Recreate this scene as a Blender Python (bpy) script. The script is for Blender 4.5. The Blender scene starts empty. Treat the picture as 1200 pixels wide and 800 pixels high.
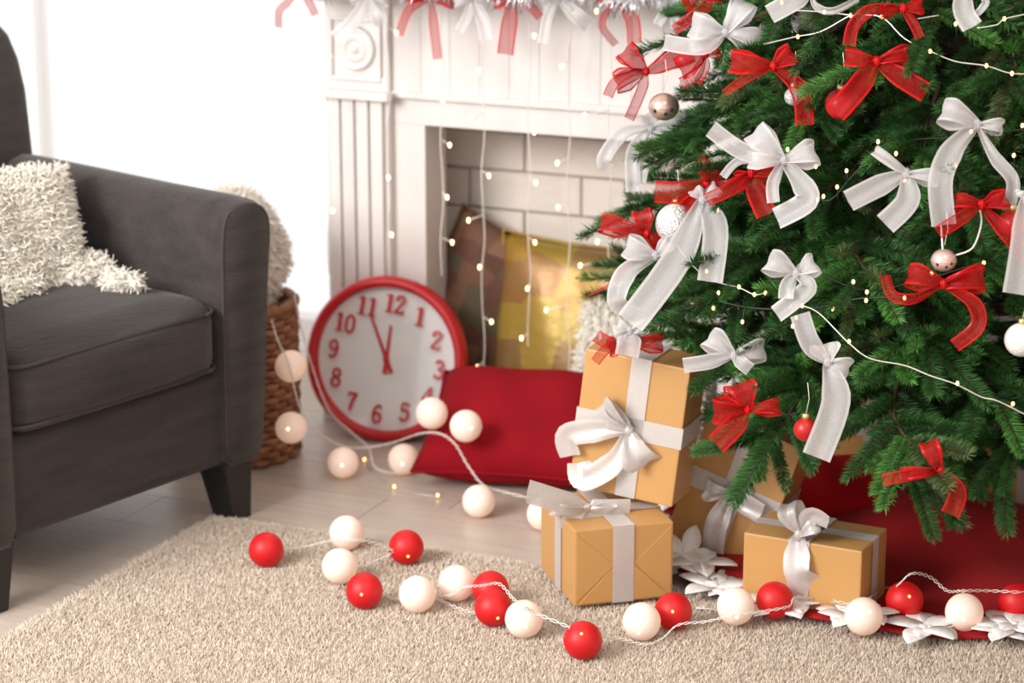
import bpy, bmesh, math, random
import numpy as np
from mathutils import Vector, Matrix, Euler
random.seed(7); rng = np.random.default_rng(11)
sc = bpy.context.scene
COL = sc.collection
PI = math.pi
def R(d): return math.radians(d)

# ------------------------------------------------------------------ camera
CAMH, PITCH, FPX = 1.42, R(14.8), 2800.0
cd = bpy.data.cameras.new('camera'); cam = bpy.data.objects.new('camera', cd); COL.objects.link(cam)
cam.location = (0, 0, CAMH); cam.rotation_euler = (PI/2 - PITCH, 0, 0)
cd.sensor_width = 36; cd.lens = FPX/1200*36; cd.clip_end = 60
cd.dof.use_dof = True; cd.dof.focus_distance = 3.66; cd.dof.aperture_fstop = 3.3
sc.camera = cam
# ------------------------------------------------------------------ light
w = bpy.data.worlds.new('World'); sc.world = w; w.use_nodes = True
w.node_tree.nodes['Background'].inputs[0].default_value = (1.0, .985, .97, 1)
w.node_tree.nodes['Background'].inputs[1].default_value = 0.80
def area(name, loc, target, size, size_y, power, col):
    l = bpy.data.lights.new(name, 'AREA'); l.shape = 'RECTANGLE'; l.size = size; l.size_y = size_y
    l.energy = power; l.color = col
    o = bpy.data.objects.new(name, l); COL.objects.link(o); o.location = loc
    o.rotation_euler = (Vector(target) - Vector(loc)).to_track_quat('-Z', 'Y').to_euler()
    return o
area('room_window_light', (-2.7, 1.5, 2.1), (0.2, 4.0, 0.2), 1.8, 1.5, 122, (1.0, .965, .92))
area('room_ceiling_light', (0.6, 2.4, 2.66), (0.3, 4.0, 0.2), 1.0, 1.0, 12, (1.0, .90, .78))
vs = sc.view_settings
vs.view_transform = 'Standard'; vs.look = 'None'; vs.gamma = 1.0; vs.use_curve_mapping = False
vs.exposure = 0.56

# ------------------------------------------------------------------ measuring helpers
FW = Vector((0, math.cos(PITCH), -math.sin(PITCH))); UP = Vector((0, math.sin(PITCH), math.cos(PITCH)))
RT = Vector((1, 0, 0)); C0 = Vector((0, 0, CAMH))
def ray(x, y): return FW + RT*((x-600)/FPX) + UP*((400-y)/FPX)
def P(x, y, Y):
    r = ray(x, y); return C0 + r*(Y/r.y)
def G(x, y, z=0.0):
    r = ray(x, y); return C0 + r*((z-CAMH)/r.z)
ANG = R(24)
U = Vector((math.cos(ANG), -math.sin(ANG), 0)); V = Vector((math.sin(ANG), math.cos(ANG), 0))
ORG = Vector((-.25, 4.58, 0))            # a point on the floor in front of the fireplace
def UV(s, t, z=0.0): return ORG + U*s + V*t + Vector((0, 0, z))

# ------------------------------------------------------------------ materials
def mat(name, color, rough=.5, metal=0.0, noise=None, bump=None, sheen=0, emit=None, spec=None, trans=0, alpha=None, stretch=None):
    """principled; noise=(scale, amount) varies brightness, bump=(scale, strength)"""
    m = bpy.data.materials.new(name); m.use_nodes = True
    nt = m.node_tree; b = nt.nodes['Principled BSDF']
    b.inputs['Base Color'].default_value = (*color, 1); b.inputs['Roughness'].default_value = rough
    b.inputs['Metallic'].default_value = metal
    if sheen: b.inputs['Sheen Weight'].default_value = sheen
    if spec is not None: b.inputs['Specular IOR Level'].default_value = spec
    if trans: b.inputs['Transmission Weight'].default_value = trans
    if emit:
        b.inputs['Emission Color'].default_value = (*emit[0], 1); b.inputs['Emission Strength'].default_value = emit[1]
    tc = nt.nodes.new('ShaderNodeTexCoord')
    mp = nt.nodes.new('ShaderNodeMapping'); nt.links.new(tc.outputs['Object'], mp.inputs[0])
    if stretch: mp.inputs['Scale'].default_value = stretch
    if noise:
        n = nt.nodes.new('ShaderNodeTexNoise'); n.inputs['Scale'].default_value = noise[0]; n.inputs['Detail'].default_value = 4
        nt.links.new(mp.outputs[0], n.inputs[0])
        r = nt.nodes.new('ShaderNodeValToRGB')
        a = noise[1]
        r.color_ramp.elements[0].position = .25; r.color_ramp.elements[1].position = .75
        r.color_ramp.elements[0].color = (*[c*(1-a) for c in color], 1)
        r.color_ramp.elements[1].color = (*[min(1, c*(1+a)) for c in color], 1)
        nt.links.new(n.outputs[0], r.inputs[0]); nt.links.new(r.outputs[0], b.inputs['Base Color'])
    if bump:
        n2 = nt.nodes.new('ShaderNodeTexNoise'); n2.inputs['Scale'].default_value = bump[0]; n2.inputs['Detail'].default_value = 3
        nt.links.new(mp.outputs[0], n2.inputs[0])
        bp = nt.nodes.new('ShaderNodeBump'); bp.inputs['Strength'].default_value = bump[1]; bp.inputs['Distance'].default_value = .004
        nt.links.new(n2.outputs[0], bp.inputs['Height']); nt.links.new(bp.outputs[0], b.inputs['Normal'])
    return m
def per_object(m, amt):
    """brightness varies from piece to piece"""
    nt = m.node_tree; b = nt.nodes['Principled BSDF']
    oi = nt.nodes.new('ShaderNodeObjectInfo'); mr = nt.nodes.new('ShaderNodeMapRange')
    mr.inputs[3].default_value = 1-amt; mr.inputs[4].default_value = 1+amt
    nt.links.new(oi.outputs['Random'], mr.inputs[0])
    hs = nt.nodes.new('ShaderNodeHueSaturation'); nt.links.new(mr.outputs[0], hs.inputs['Value'])
    l = [x for x in nt.links if x.to_socket == b.inputs['Base Color']]
    if l: nt.links.new(l[0].from_socket, hs.inputs['Color'])
    else: hs.inputs['Color'].default_value = b.inputs['Base Color'].default_value
    nt.links.new(hs.outputs[0], b.inputs['Base Color'])
    return m
def sheer(name, color, cover, rough=.4, sparkle=0.0, translucent=.35):
    """woven see-through cloth: part open holes, part threads"""
    m = bpy.data.materials.new(name); m.use_nodes = True; nt = m.node_tree
    out = nt.nodes['Material Output']; b = nt.nodes['Principled BSDF']
    b.inputs['Base Color'].default_value = (*color, 1); b.inputs['Roughness'].default_value = rough
    b.inputs['Sheen Weight'].default_value = .3 if min(color) > .3 else 0; b.inputs['Specular IOR Level'].default_value = .5 if min(color) > .3 else .25
    tl = nt.nodes.new('ShaderNodeBsdfTranslucent'); tl.inputs[0].default_value = (*color, 1)
    mx = nt.nodes.new('ShaderNodeMixShader'); mx.inputs[0].default_value = translucent
    nt.links.new(b.outputs[0], mx.inputs[1]); nt.links.new(tl.outputs[0], mx.inputs[2])
    tp = nt.nodes.new('ShaderNodeBsdfTransparent')
    m2 = nt.nodes.new('ShaderNodeMixShader'); m2.inputs[0].default_value = cover
    nt.links.new(tp.outputs[0], m2.inputs[1]); nt.links.new(mx.outputs[0], m2.inputs[2])
    nt.links.new(m2.outputs[0], out.inputs[0])
    if sparkle:
        tc = nt.nodes.new('ShaderNodeTexCoord'); n = nt.nodes.new('ShaderNodeTexNoise')
        n.inputs['Scale'].default_value = 900; nt.links.new(tc.outputs['Object'], n.inputs[0])
        mr = nt.nodes.new('ShaderNodeMapRange'); mr.inputs[1].default_value = .4; mr.inputs[2].default_value = .62
        mr.inputs[3].default_value = cover - sparkle; mr.inputs[4].default_value = min(1, cover + sparkle)
        nt.links.new(n.outputs[0], mr.inputs[0]); nt.links.new(mr.outputs[0], m2.inputs[0])
        mr2 = nt.nodes.new('ShaderNodeMapRange'); mr2.inputs[1].default_value = .45; mr2.inputs[2].default_value = .65
        mr2.inputs[3].default_value = .55; mr2.inputs[4].default_value = .12
        nt.links.new(n.outputs[0], mr2.inputs[0]); nt.links.new(mr2.outputs[0], b.inputs['Roughness'])
    return m
M = {}
M['white_paint'] = mat('white_paint', (.72, .68, .665), .5, noise=(3, .03))
M['groove'] = mat('white_paint_groove', (.66, .59, .54), .6)
M['brick'] = per_object(mat('white_brick', (.74, .67, .61), .7, noise=(14, .06), bump=(60, .5)), .05)
M['mortar'] = mat('mortar', (.50, .43, .38), .9, noise=(40, .1))
M['wall'] = mat('wall_white', (.84, .82, .80), .7)
M['wall_warm'] = mat('wall_warm', (.50, .42, .36), .8)
M['plank'] = per_object(mat('pale_wood_plank', (.53, .445, .385), .36, noise=(5, .12), stretch=(1.2, 14, 1)), .06)
M['joint'] = mat('floor_joint', (.36, .28, .23), .8)
M['fabric'] = mat('charcoal_fabric', (.037, .0295, .0285), .9, noise=(26, .38), bump=(190, .5), sheen=.12, stretch=(1, .22, 1.6))
M['piping'] = mat('charcoal_piping', (.05, .041, .04), .85)
M['black_leg'] = mat('black_leg', (.012, .011, .012), .4)
M['cream_shag'] = mat('cream_shag', (.92, .88, .79), .9, noise=(30, .04), sheen=.2)
M['fur'] = mat('cream_fur', (.93, .87, .79), .9, noise=(20, .08), sheen=.3)
M['rug'] = mat('beige_rug', (.64, .555, .47), .95, noise=(90, .12))
M['rug_base'] = mat('beige_rug_base', (.62, .52, .42), .95, noise=(120, .15))
M['red_plastic'] = mat('red_clock_case', (.50, .010, .016), .32)
M['dial'] = mat('clock_dial', (.80, .80, .80), .5)
M['num'] = mat('clock_numeral_red', (.58, .03, .03), .5)
M['red_velvet'] = mat('red_cushion_cloth', (.27, .003, .010), .9, noise=(8, .12), spec=.2, bump=(300, .2))
M['red_cushion_bright'] = mat('bright_red_cloth', (.50, .005, .010), .85, noise=(8, .1), spec=.2)
M['red_felt'] = mat('red_felt', (.36, .003, .006), .9, noise=(12, .1), bump=(250, .3))
M['white_felt'] = mat('white_felt', (.86, .83, .82), .9, bump=(200, .3))
M['kraft'] = mat('kraft_paper', (.55, .30, .105), .42, noise=(2.5, .04))
M['kraft_dark'] = mat('kraft_fold', (.52, .27, .085), .5)
M['gold_hex'] = mat('gold_cushion', (.55, .38, .08), .36, metal=.25, bump=(14, 1.0))
M['brown_print'] = mat('brown_print', (.2, .09, .05), .8)
M['wicker'] = per_object(mat('wicker_brown', (.29, .125, .06), .7, noise=(60, .35), bump=(120, .5)), .15)
M['bark'] = mat('branch_bark', (.07, .04, .022), .9, noise=(30, .3))
M['trunk'] = mat('trunk_bark', (.06, .038, .024), .9, noise=(30, .3))
M['wire'] = mat('silver_wire', (.78, .74, .70), .3, metal=.7)
M['clear_wire'] = mat('clear_cable', (.80, .77, .72), .3)
M['dark_wire'] = mat('dark_green_cable', (.02, .03, .02), .5)
M['led'] = mat('warm_led', (1, .8, .5), .3, emit=((1, .52, .13), 3.0))
M['led_white'] = mat('warm_white_led', (1, .9, .75), .3, emit=((1, .66, .28), 4.5))
M['led_ball'] = mat('ball_led', (1, .85, .6), .3, emit=((1, .70, .34), 3.2))
M['led_red'] = mat('ball_led_in_red', (1, .3, .1), .3, emit=((1, .30, .06), 3.2))
M['ball_white'] = mat('white_cotton_ball', (.84, .72, .66), .55, noise=(40, .02), emit=((1, .52, .30), .16))
M['ball_red'] = mat('red_cotton_ball', (.54, .004, .008), .5, noise=(40, .03), emit=((1, .01, .01), .06))
M['red_bauble'] = mat('red_satin_bauble', (.48, .012, .012), .35)
M['pearl'] = mat('pearl_bauble', (.85, .80, .77), .25, noise=(60, .08), bump=(300, .6))
M['glitter'] = mat('silver_glitter', (.80, .78, .78), .3, metal=.5, noise=(150, .3), bump=(260, 1.0))
M['copper'] = mat('rose_copper_bell', (.72, .52, .44), .28, metal=.75)
M['pinkbell'] = mat('pink_bell', (.80, .55, .50), .25, metal=.5)
M['black'] = mat('black_slot', (.01, .01, .01), .6)
M['gold_cap'] = mat('gold_cap', (.75, .58, .28), .3, metal=.9)
M['tinsel'] = mat('silver_tinsel', (.82, .82, .84), .25, metal=.6)
M['org_red'] = sheer('red_organza', (.46, .003, .006), .56, .45, translucent=.3)
M['org_red_edge'] = sheer('red_satin_edge', (.58, .004, .006), .97, .3, translucent=.2)
M['org_white'] = sheer('white_organza', (.74, .73, .75), .68, .3, sparkle=.09)
M['org_white_edge'] = sheer('white_organza_edge', (.80, .78, .79), .82, .35)
M['gift_ribbon'] = sheer('silver_gift_ribbon', (.76, .73, .72), .90, .3, sparkle=.09, translucent=.15)
M['gift_ribbon'].node_tree.nodes['Principled BSDF'].inputs['Metallic'].default_value = .35
M['curtain'] = sheer('sheer_white_curtain', (.97, .97, .98), .20, .7, translucent=.8)
# needles
def needle_mat():
    m = mat('fir_needles', (.038, .128, .028), .5, noise=(9, .4))
    nt = m.node_tree; b = nt.nodes['Principled BSDF']
    oi = nt.nodes.new('ShaderNodeTexCoord')
    return m
M['needle'] = needle_mat()
M['needle_b'] = mat('fir_needles_light', (.080, .245, .046), .5, noise=(9, .4))
M['needle_c'] = mat('fir_needles_olive', (.100, .160, .052), .5, noise=(9, .4))
# gold hexagon print for the cushion
def hexprint(m, cols, scale):
    nt = m.node_tree; b = nt.nodes['Principled BSDF']
    tc = nt.nodes.new('ShaderNodeTexCoord'); v = nt.nodes.new('ShaderNodeTexVoronoi'); v.inputs['Scale'].default_value = scale
    v.inputs['Randomness'].default_value = .45; v.voronoi_dimensions = '2D'
    sx = nt.nodes.new('ShaderNodeSeparateXYZ'); cx = nt.nodes.new('ShaderNodeCombineXYZ'); nt.links.new(tc.outputs['Object'], sx.inputs[0])
    nt.links.new(sx.outputs[0], cx.inputs[0]); nt.links.new(sx.outputs[2], cx.inputs[1]); nt.links.new(cx.outputs[0], v.inputs[0])
    r = nt.nodes.new('ShaderNodeValToRGB'); r.color_ramp.interpolation = 'CONSTANT'
    e = r.color_ramp.elements
    e[0].color = (*cols[0], 1); e[1].position = 1/len(cols); e[1].color = (*cols[1], 1)
    for k in range(2, len(cols)):
        q = e.new(k/len(cols)); q.color = (*cols[k], 1)
    sp = nt.nodes.new('ShaderNodeSeparateColor'); nt.links.new(v.outputs['Color'], sp.inputs[0])
    nt.links.new(sp.outputs[0], r.inputs[0]); nt.links.new(r.outputs[0], b.inputs['Base Color'])
hexprint(M['gold_hex'], [(.36, .21, .035), (.30, .155, .05), (.39, .255, .045), (.26, .15, .05), (.37, .22, .04), (.34, .235, .04)], 13)
hexprint(M['brown_print'], [(.11, .045, .028), (.15, .07, .04), (.09, .07, .04), (.20, .10, .06), (.10, .04, .025)], 26)

# ------------------------------------------------------------------ mesh builders
class MB:
    def __init__(s): s.v = []; s.f = []; s.m = []
    def add(s, vs, fs, mi=0):
        o = len(s.v); s.v += [tuple(p) for p in vs]; s.f += [tuple(i+o for i in f) for f in fs]; s.m += [mi]*len(fs)
    def box(s, x0, x1, y0, y1, z0, z1, mi=0, M4=None):
        vs = [Vector((x, y, z)) for x in (x0, x1) for y in (y0, y1) for z in (z0, z1)]
        if M4: vs = [M4 @ p for p in vs]
        s.add(vs, [(0, 1, 3, 2), (4, 6, 7, 5), (0, 4, 5, 1), (2, 3, 7, 6), (0, 2, 6, 4), (1, 5, 7, 3)], mi); return s
    def loft(s, rings, mi=0, caps=True, closed=True):
        n = len(rings[0]); vs = [p for r in rings for p in r]; fs = []
        for k in range(len(rings)-1):
            for i in range(n if closed else n-1):
                j = (i+1) % n
                fs.append((k*n+i, k*n+j, (k+1)*n+j, (k+1)*n+i))
        if caps: fs += [tuple(range(n-1, -1, -1)), tuple((len(rings)-1)*n+i for i in range(n))]
        s.add(vs, fs, mi); return s
    def tube(s, path, r, n=6, mi=0, caps=True):
        pts = [Vector(p) for p in path]; rings = []
        nrm = None
        for k, p in enumerate(pts):
            t = (pts[min(k+1, len(pts)-1)] - pts[max(k-1, 0)])
            if t.length < 1e-9: t = Vector((0, 0, 1))
            t.normalize()
            if nrm is None:
                a = Vector((0, 0, 1)) if abs(t.z) < .9 else Vector((1, 0, 0)); nrm = t.cross(a).normalized()
            else:
                nrm = (nrm - t*nrm.dot(t));
                nrm = nrm.normalized() if nrm.length > 1e-6 else t.orthogonal().normalized()
            bn = t.cross(nrm); rr = r[k] if isinstance(r, (list, tuple)) else r
            rings.append([p + (nrm*math.cos(2*PI*i/n) + bn*math.sin(2*PI*i/n))*rr for i in range(n)])
        return s.loft(rings, mi, caps)
    def lathe(s, prof, n=32, mi=0, axis='z', c=(0, 0, 0), caps=True):
        rings = []
        for (r, z) in prof:
            rings.append([Vector((c[0]+r*math.cos(2*PI*i/n), c[1]+r*math.sin(2*PI*i/n), c[2]+z)) if axis == 'z'
                          else Vector((c[0]+r*math.cos(2*PI*i/n), c[1]-z, c[2]+r*math.sin(2*PI*i/n))) for i in range(n)])
        return s.loft(rings, mi, caps)
    def sphere(s, c, r, n=16, m=10, mi=0, sq=(1, 1, 1)):
        c = Vector(c); vs = [c + Vector((0, 0, r*sq[2]))]; fs = []
        for j in range(1, m):
            th = PI*j/m
            for i in range(n):
                ph = 2*PI*i/n
                vs.append(c + Vector((r*sq[0]*math.sin(th)*math.cos(ph), r*sq[1]*math.sin(th)*math.sin(ph), r*sq[2]*math.cos(th))))
        vs.append(c - Vector((0, 0, r*sq[2]))); L = len(vs)-1
        for i in range(n):
            j = (i+1) % n
            fs.append((0, 1+i, 1+j)); fs.append((L, L-n+j, L-n+i))
            for k in range(m-2):
                a = 1+k*n; fs.append((a+i, a+n+i, a+n+j, a+j))
        s.add(vs, fs, mi); return s
    def mesh(s, name, mats, smooth=True):
        me = bpy.data.meshes.new(name); me.from_pydata(s.v, [], s.f)
        if not isinstance(mats, (list, tuple)): mats = [mats]
        for m in mats: me.materials.append(M[m] if isinstance(m, str) else m)
        if len(mats) > 1: me.polygons.foreach_set('material_index', s.m)
        if smooth: me.polygons.foreach_set('use_smooth', [True]*len(me.polygons))
        bm = bmesh.new(); bm.from_mesh(me); bmesh.ops.recalc_face_normals(bm, faces=bm.faces); bm.to_mesh(me); bm.free()
        me.update(); return me
    def build(s, name, mats, parent=None, smooth=True, bevel=0, auto=None):
        me = s.mesh(name, mats, smooth)
        if bevel:
            bm = bmesh.new(); bm.from_mesh(me)
            bmesh.ops.bevel(bm, geom=list(bm.edges), offset=bevel, segments=2, profile=.6, affect='EDGES', clamp_overlap=True)
            bm.to_mesh(me); bm.free()
        if auto: sharp(me, auto)
        return link(name, me, parent)
def sharp(me, deg):
    bm = bmesh.new(); bm.from_mesh(me)
    for e in bm.edges:
        if len(e.link_faces) == 2 and e.calc_face_angle(0) > R(deg): e.smooth = False
    bm.to_mesh(me); bm.free()
def link(name, me, parent=None):
    o = bpy.data.objects.new(name, me); COL.objects.link(o)
    if parent: o.parent = parent
    return o
def empty(name, loc, rot=(0, 0, 0)):
    o = bpy.data.objects.new(name, None); COL.objects.link(o); o.location = loc; o.rotation_euler = rot
    o.empty_display_size = .05; return o
def tag(o, label, cat, group=None, kind=None):
    o['label'] = label
    if cat: o['category'] = cat
    if group: o['group'] = group
    if kind: o['kind'] = kind
    return o
def structure(o): o['kind'] = 'structure'; return o
def np_mesh(name, verts, faces, mats, mi=None, smooth=False):
    verts = np.asarray(verts, dtype=np.float32); faces = np.asarray(faces, dtype=np.int32)
    me = bpy.data.meshes.new(name); k = faces.shape[1]
    me.vertices.add(len(verts)); me.vertices.foreach_set('co', verts.ravel())
    me.loops.add(faces.size); me.loops.foreach_set('vertex_index', faces.ravel())
    me.polygons.add(len(faces)); me.polygons.foreach_set('loop_start', np.arange(0, faces.size, k, dtype=np.int32))
    for m in mats: me.materials.append(M[m])
    if mi is not None: me.polygons.foreach_set('material_index', np.asarray(mi, dtype=np.int32))
    me.polygons.foreach_set('use_smooth', np.full(len(faces), smooth))
    me.update(calc_edges=True); me.validate(); return me
def crom(pts, n=6):
    """smooth curve through points (any dimension)"""
    pts = [Vector(p) for p in pts]
    if len(pts) < 3: 
        return [pts[0].lerp(pts[-1], i/n) for i in range(n+1)]
    out = []
    for i in range(len(pts)-1):
        p0 = pts[max(i-1, 0)]; p1 = pts[i]; p2 = pts[i+1]; p3 = pts[min(i+2, len(pts)-1)]
        for k in range(n):
            t = k/n
            out.append(.5*((2*p1) + (p2-p0)*t + (2*p0-5*p1+4*p2-p3)*t*t + (3*p1-p0-3*p2+p3)*t**3))
    out.append(pts[-1]); return out
def rounded_box(dx, dy, dz, r, n=10, puff=(0, 0, 0)):
    """closed soft box centred on 0; puff swells each face pair"""
    bm = bmesh.new(); bmesh.ops.create_cube(bm, size=2); bmesh.ops.subdivide_edges(bm, edges=bm.edges[:], cuts=n, use_grid_fill=True)
    hx, hy, hz = dx/2, dy/2, dz/2
    for v in bm.verts:
        a = v.co.copy(); p = Vector((a.x*hx, a.y*hy, a.z*hz))
        q = Vector((max(-hx+r, min(hx-r, p.x)), max(-hy+r, min(hy-r, p.y)), max(-hz+r, min(hz-r, p.z))))
        d = p-q
        # use proportional corner rounding
        if d.length > 1e-9: p = q + d.normalized()*min(r, d.length if (abs(d.x) > 0)+(abs(d.y) > 0)+(abs(d.z) > 0) == 1 else r)
        p.x += puff[0]*a.x*(1-a.y**2)*(1-a.z**2); p.y += puff[1]*a.y*(1-a.x**2)*(1-a.z**2); p.z += puff[2]*a.z*(1-a.x**2)*(1-a.y**2)
        v.co = p
    return bm
def bm_obj(name, bm, m, parent=None, smooth=True):
    me = bpy.data.meshes.new(name); bm.to_mesh(me); bm.free(); me.materials.append(M[m])
    me.polygons.foreach_set('use_smooth', [smooth]*len(me.polygons)); me.update()
    return link(name, me, parent)

# ================================================================== THE ROOM
# floor: laminate planks laid along the fireplace wall
floor = structure(MB().add([], []) or MB().box(0, 1, 0, 1, 0, 1).build('floor', 'joint', smooth=False))
me = floor.data; bpy.data.objects.remove(floor)
mb = MB(); a0, a1, b0, b1 = -2.6, 2.6, -2.6, .44
vs = [UV(a, b, z) for a in (a0, a1) for b in (b0, b1) for z in (-.03, -.004)]
mb.add(vs, [(0, 1, 3, 2), (4, 6, 7, 5), (0, 4, 5, 1), (2, 3, 7, 6), (0, 2, 6, 4), (1, 5, 7, 3)])
floor = structure(mb.build('floor', 'joint', smooth=False))
PW, PL = .152, 1.3
pm = MB().box(0, PL-.0015, 0, PW-.0015, -.006, 0).mesh('plank', 'plank', False)
nrow = int((b1-b0)/PW)
for k in range(nrow):
    off = random.uniform(-PL, 0)
    s = a0 + off
    while s < a1:
        L0, L1 = max(s, a0), min(s+PL, a1)
        if L1-L0 > .05:
            o = link('plank', pm, floor); o.location = UV(L0, b0+k*PW, 0); o.rotation_euler = (0, 0, -ANG)
            o.scale = ((L1-L0)/PL, 1, 1)
        s += PL
# back wall with the window opening beside the fireplace
WT = .42
def wallbox(mb, s0, s1, t0, t1, z0, z1):
    mb.add([UV(a, b, z) for a in (s0, s1) for b in (t0, t1) for z in (z0, z1)],
           [(0, 1, 3, 2), (4, 6, 7, 5), (0, 4, 5, 1), (2, 3, 7, 6), (0, 2, 6, 4), (1, 5, 7, 3)])
mb = MB()
W0, W1, WZ0, WZ1 = -1.72, -.22, .05, 2.35
wallbox(mb, W1, 2.6, WT, WT+.12, 0, 2.7); wallbox(mb, -2.6, W0, WT, WT+.12, 0, 2.7)
wallbox(mb, W0, W1, WT, WT+.12, 0, WZ0); wallbox(mb, W0, W1, WT, WT+.12, WZ1, 2.7)
structure(mb.build('wall_back', 'wall', smooth=False))
mb = MB(); wallbox(mb, 2.2, 2.3, -2.6, WT, 0, 2.7); structure(mb.build('wall_right', 'wall_warm', smooth=False))
mb = MB(); wallbox(mb, -2.6, 2.3, -2.6, WT+.12, 2.7, 2.78); structure(mb.build('ceiling', 'wall', smooth=False))
mb = MB(); wallbox(mb, -.21, -.20, WT-.014, WT, 0, .09); wallbox(mb, -2.6, W0, WT-.014, WT, 0, .09); wallbox(mb, .82, 2.6, WT-.014, WT, 0, .09)
structure(mb.build('baseboard_back', 'white_paint', smooth=False))
win = structure(empty('window_1', UV((W0+W1)/2, WT+.05, WZ0), (0, 0, -ANG)))
hw = (W1-W0)/2; wh = WZ1-WZ0
mb = MB()
for (x0, x1, z0, z1) in [(-hw, hw, 0, .06), (-hw, hw, wh-.06, wh), (-hw, -hw+.06, .06, wh-.06), (hw-.06, hw, .06, wh-.06), (-.205, -.145, .06, wh-.06)]:
    mb.box(x0, x1, -.03, .03, z0, z1)
mb.build('window_frame', 'wall', win, smooth=False)
gm = bpy.data.materials.new('window_glass'); gm.use_nodes = True; nt = gm.node_tree
tp = nt.nodes.new('ShaderNodeBsdfTransparent'); gl = nt.nodes.new('ShaderNodeBsdfGlossy'); gl.inputs['Roughness'].default_value = .02
mx = nt.nodes.new('ShaderNodeMixShader'); mx.inputs[0].default_value = .05; nt.links.new(tp.outputs[0], mx.inputs[1]); nt.links.new(gl.outputs[0], mx.inputs[2])
nt.links.new(mx.outputs[0], nt.nodes['Material Output'].inputs[0]); M['glass'] = gm
for (x0, x1) in ((-hw+.06, -.205), (-.145, hw-.06)):
    MB().box(x0, x1, -.003, .003, .06, wh-.06).build('pane', 'glass', win, smooth=False)
def curtain(s0, s1, t, label, amp, wav, m='curtain'):
    n = 120; rings = []
    for z in (.03, .6, 1.2, 1.8, 2.45):
        rings.append([UV(s0+(s1-s0)*i/n, t+amp*math.sin(wav*i/n*2*PI+.6*math.sin(i*.21))*(1-.15*z/2.4), z) for i in range(n+1)])
    mb = MB().loft(rings, caps=False, closed=False)
    o = mb.build('curtain', m); tag(o, label, 'curtain', 'sheer curtains at the window')
    return o
curtain(-1.70, -.24, WT-.055, 'sheer white curtain over the bright window beside the fireplace', .010, 9)
curtain(-1.75, -1.22, WT-.115, 'gathered sheer curtain panel behind the back of the armchair', .026, 8)

# ================================================================== FIREPLACE
fp = empty('fireplace', UV(.305, .13, 0), (0, 0, -ANG))
tag(fp, 'white painted mantelpiece with fluted pilasters and pale brick firebox', 'fireplace')
# local: x along the wall (0 at centre), y towards the wall, front of the frieze at y=0
def fbox(name, m, x0, x1, y0, y1, z0, z1, parent=fp, bevel=.002):
    return MB().box(x0, x1, y0, y1, z0, z1).build(name, m, parent, smooth=False, bevel=bevel)
OPW, FRW, PLW = .28, .35, .49
for sgn in (-1, 1):
    a, b = sorted((sgn*FRW, sgn*PLW)); cx = (a+b)/2
    pil = fbox('pilaster', 'white_paint', a, b, -.018, .27, .0, .94)
    fbox('plinth', 'white_paint', a-.008, b+.008, -.042, -.018, 0, .12, pil)
    nst = 4; wst = (b-a-.012)/nst
    for k in range(nst):
        fbox('fluted_strip', 'white_paint', a+.006+k*wst+.0025, a+.006+(k+1)*wst-.0025, -.030, -.018, .12, .672, pil, .003)
    fbox('capital', 'white_paint', a-.012, b+.012, -.045, -.018, .672, .690, pil, .004)
    # corner block with a turned rosette in a square frame
    for (x0, x1, z0, z1) in [(a+.012, b-.012, .708, .716), (a+.012, b-.012, .826, .834), (a+.012, a+.020, .716, .826), (b-.020, b-.012, .716, .826)]:
        fbox('frame_moulding', 'white_paint', x0, x1, -.026, -.018, z0, z1, pil, .002)
    rb = MB()
    rb.lathe([(.0001, .012), (.008, .012), (.011, .006), (.014, .004), (.019, .010), (.023, .012), (.027, .006), (.031, .004), (.037, .010), (.042, .009), (.045, 0)], 32, axis='y', c=(0, 0, 0))
    ro = rb.build('rosette', 'white_paint', pil); ro.location = (cx, -.018, .771)
    fbox('block_moulding', 'white_paint', a-.006, b+.006, -.030, -.018, .862, .874, pil, .003)
# frieze boards
nb = 11; bw = 2*FRW/nb
for k in range(nb):
    fbox('frieze_board', 'white_paint', -FRW+k*bw+.0003, -FRW+(k+1)*bw-.0003, 0, .03, .690, .94, fp, .0010)
fbox('frieze_moulding', 'white_paint', -FRW, FRW, -.008, .03, .676, .690)
fbox('lintel', 'white_paint', -FRW, FRW, .004, .10, .623, .676)
for sgn in (-1, 1):
    a, b = sorted((sgn*OPW, sgn*FRW)); fbox('jamb', 'white_paint', a, b, .004, .10, 0, .623)
    a, b = sorted((sgn*(OPW+.10), sgn*(OPW+.13))); fbox('side_lining', 'brick', a, b, .10, .23, 0, .68)
fbox('firebox_top', 'white_paint', -OPW-.10, OPW+.10, .10, .23, .66, .68)
fbox('hearth', 'white_paint', -OPW-.10, OPW+.10, .004, .23, 0, .012)
bk = fbox('brick_backing', 'mortar', -OPW-.13, OPW+.13, .232, .262, 0, .69, bevel=0)
bmesh_brick = MB().box(0, .248, -.010, .004, 0, .0785).mesh('brick', 'brick', False)
bmb = bmesh.new(); bmb.from_mesh(bmesh_brick); bmesh.ops.bevel(bmb, geom=list(bmb.edges), offset=.003, segments=1, affect='EDGES'); bmb.to_mesh(bmesh_brick); bmb.free()
for r in range(9):
    z0 = .012 + r*.0825 - .005
    x = -OPW-.13 - (.125 if r % 2 else 0)
    while x < OPW+.13:
        x0, x1 = max(x, -OPW-.13), min(x+.252, OPW+.13)
        if x1-x0 > .03 and z0+.0785 < .70:
            o = link('brick', bmesh_brick, bk); o.location = (x0, .232-random.uniform(0, .003), z0); o.scale = ((x1-x0-.004)/.248, 1, 1)
        x += .252
shelf = fbox('mantel_shelf', 'white_paint', -PLW-.05, PLW+.05, -.10, .28, .965, 1.0, fp, .005)
fbox('shelf_moulding', 'white_paint', -PLW-.02, PLW+.02, -.06, .28, .935, .965, fp, .006)

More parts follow.
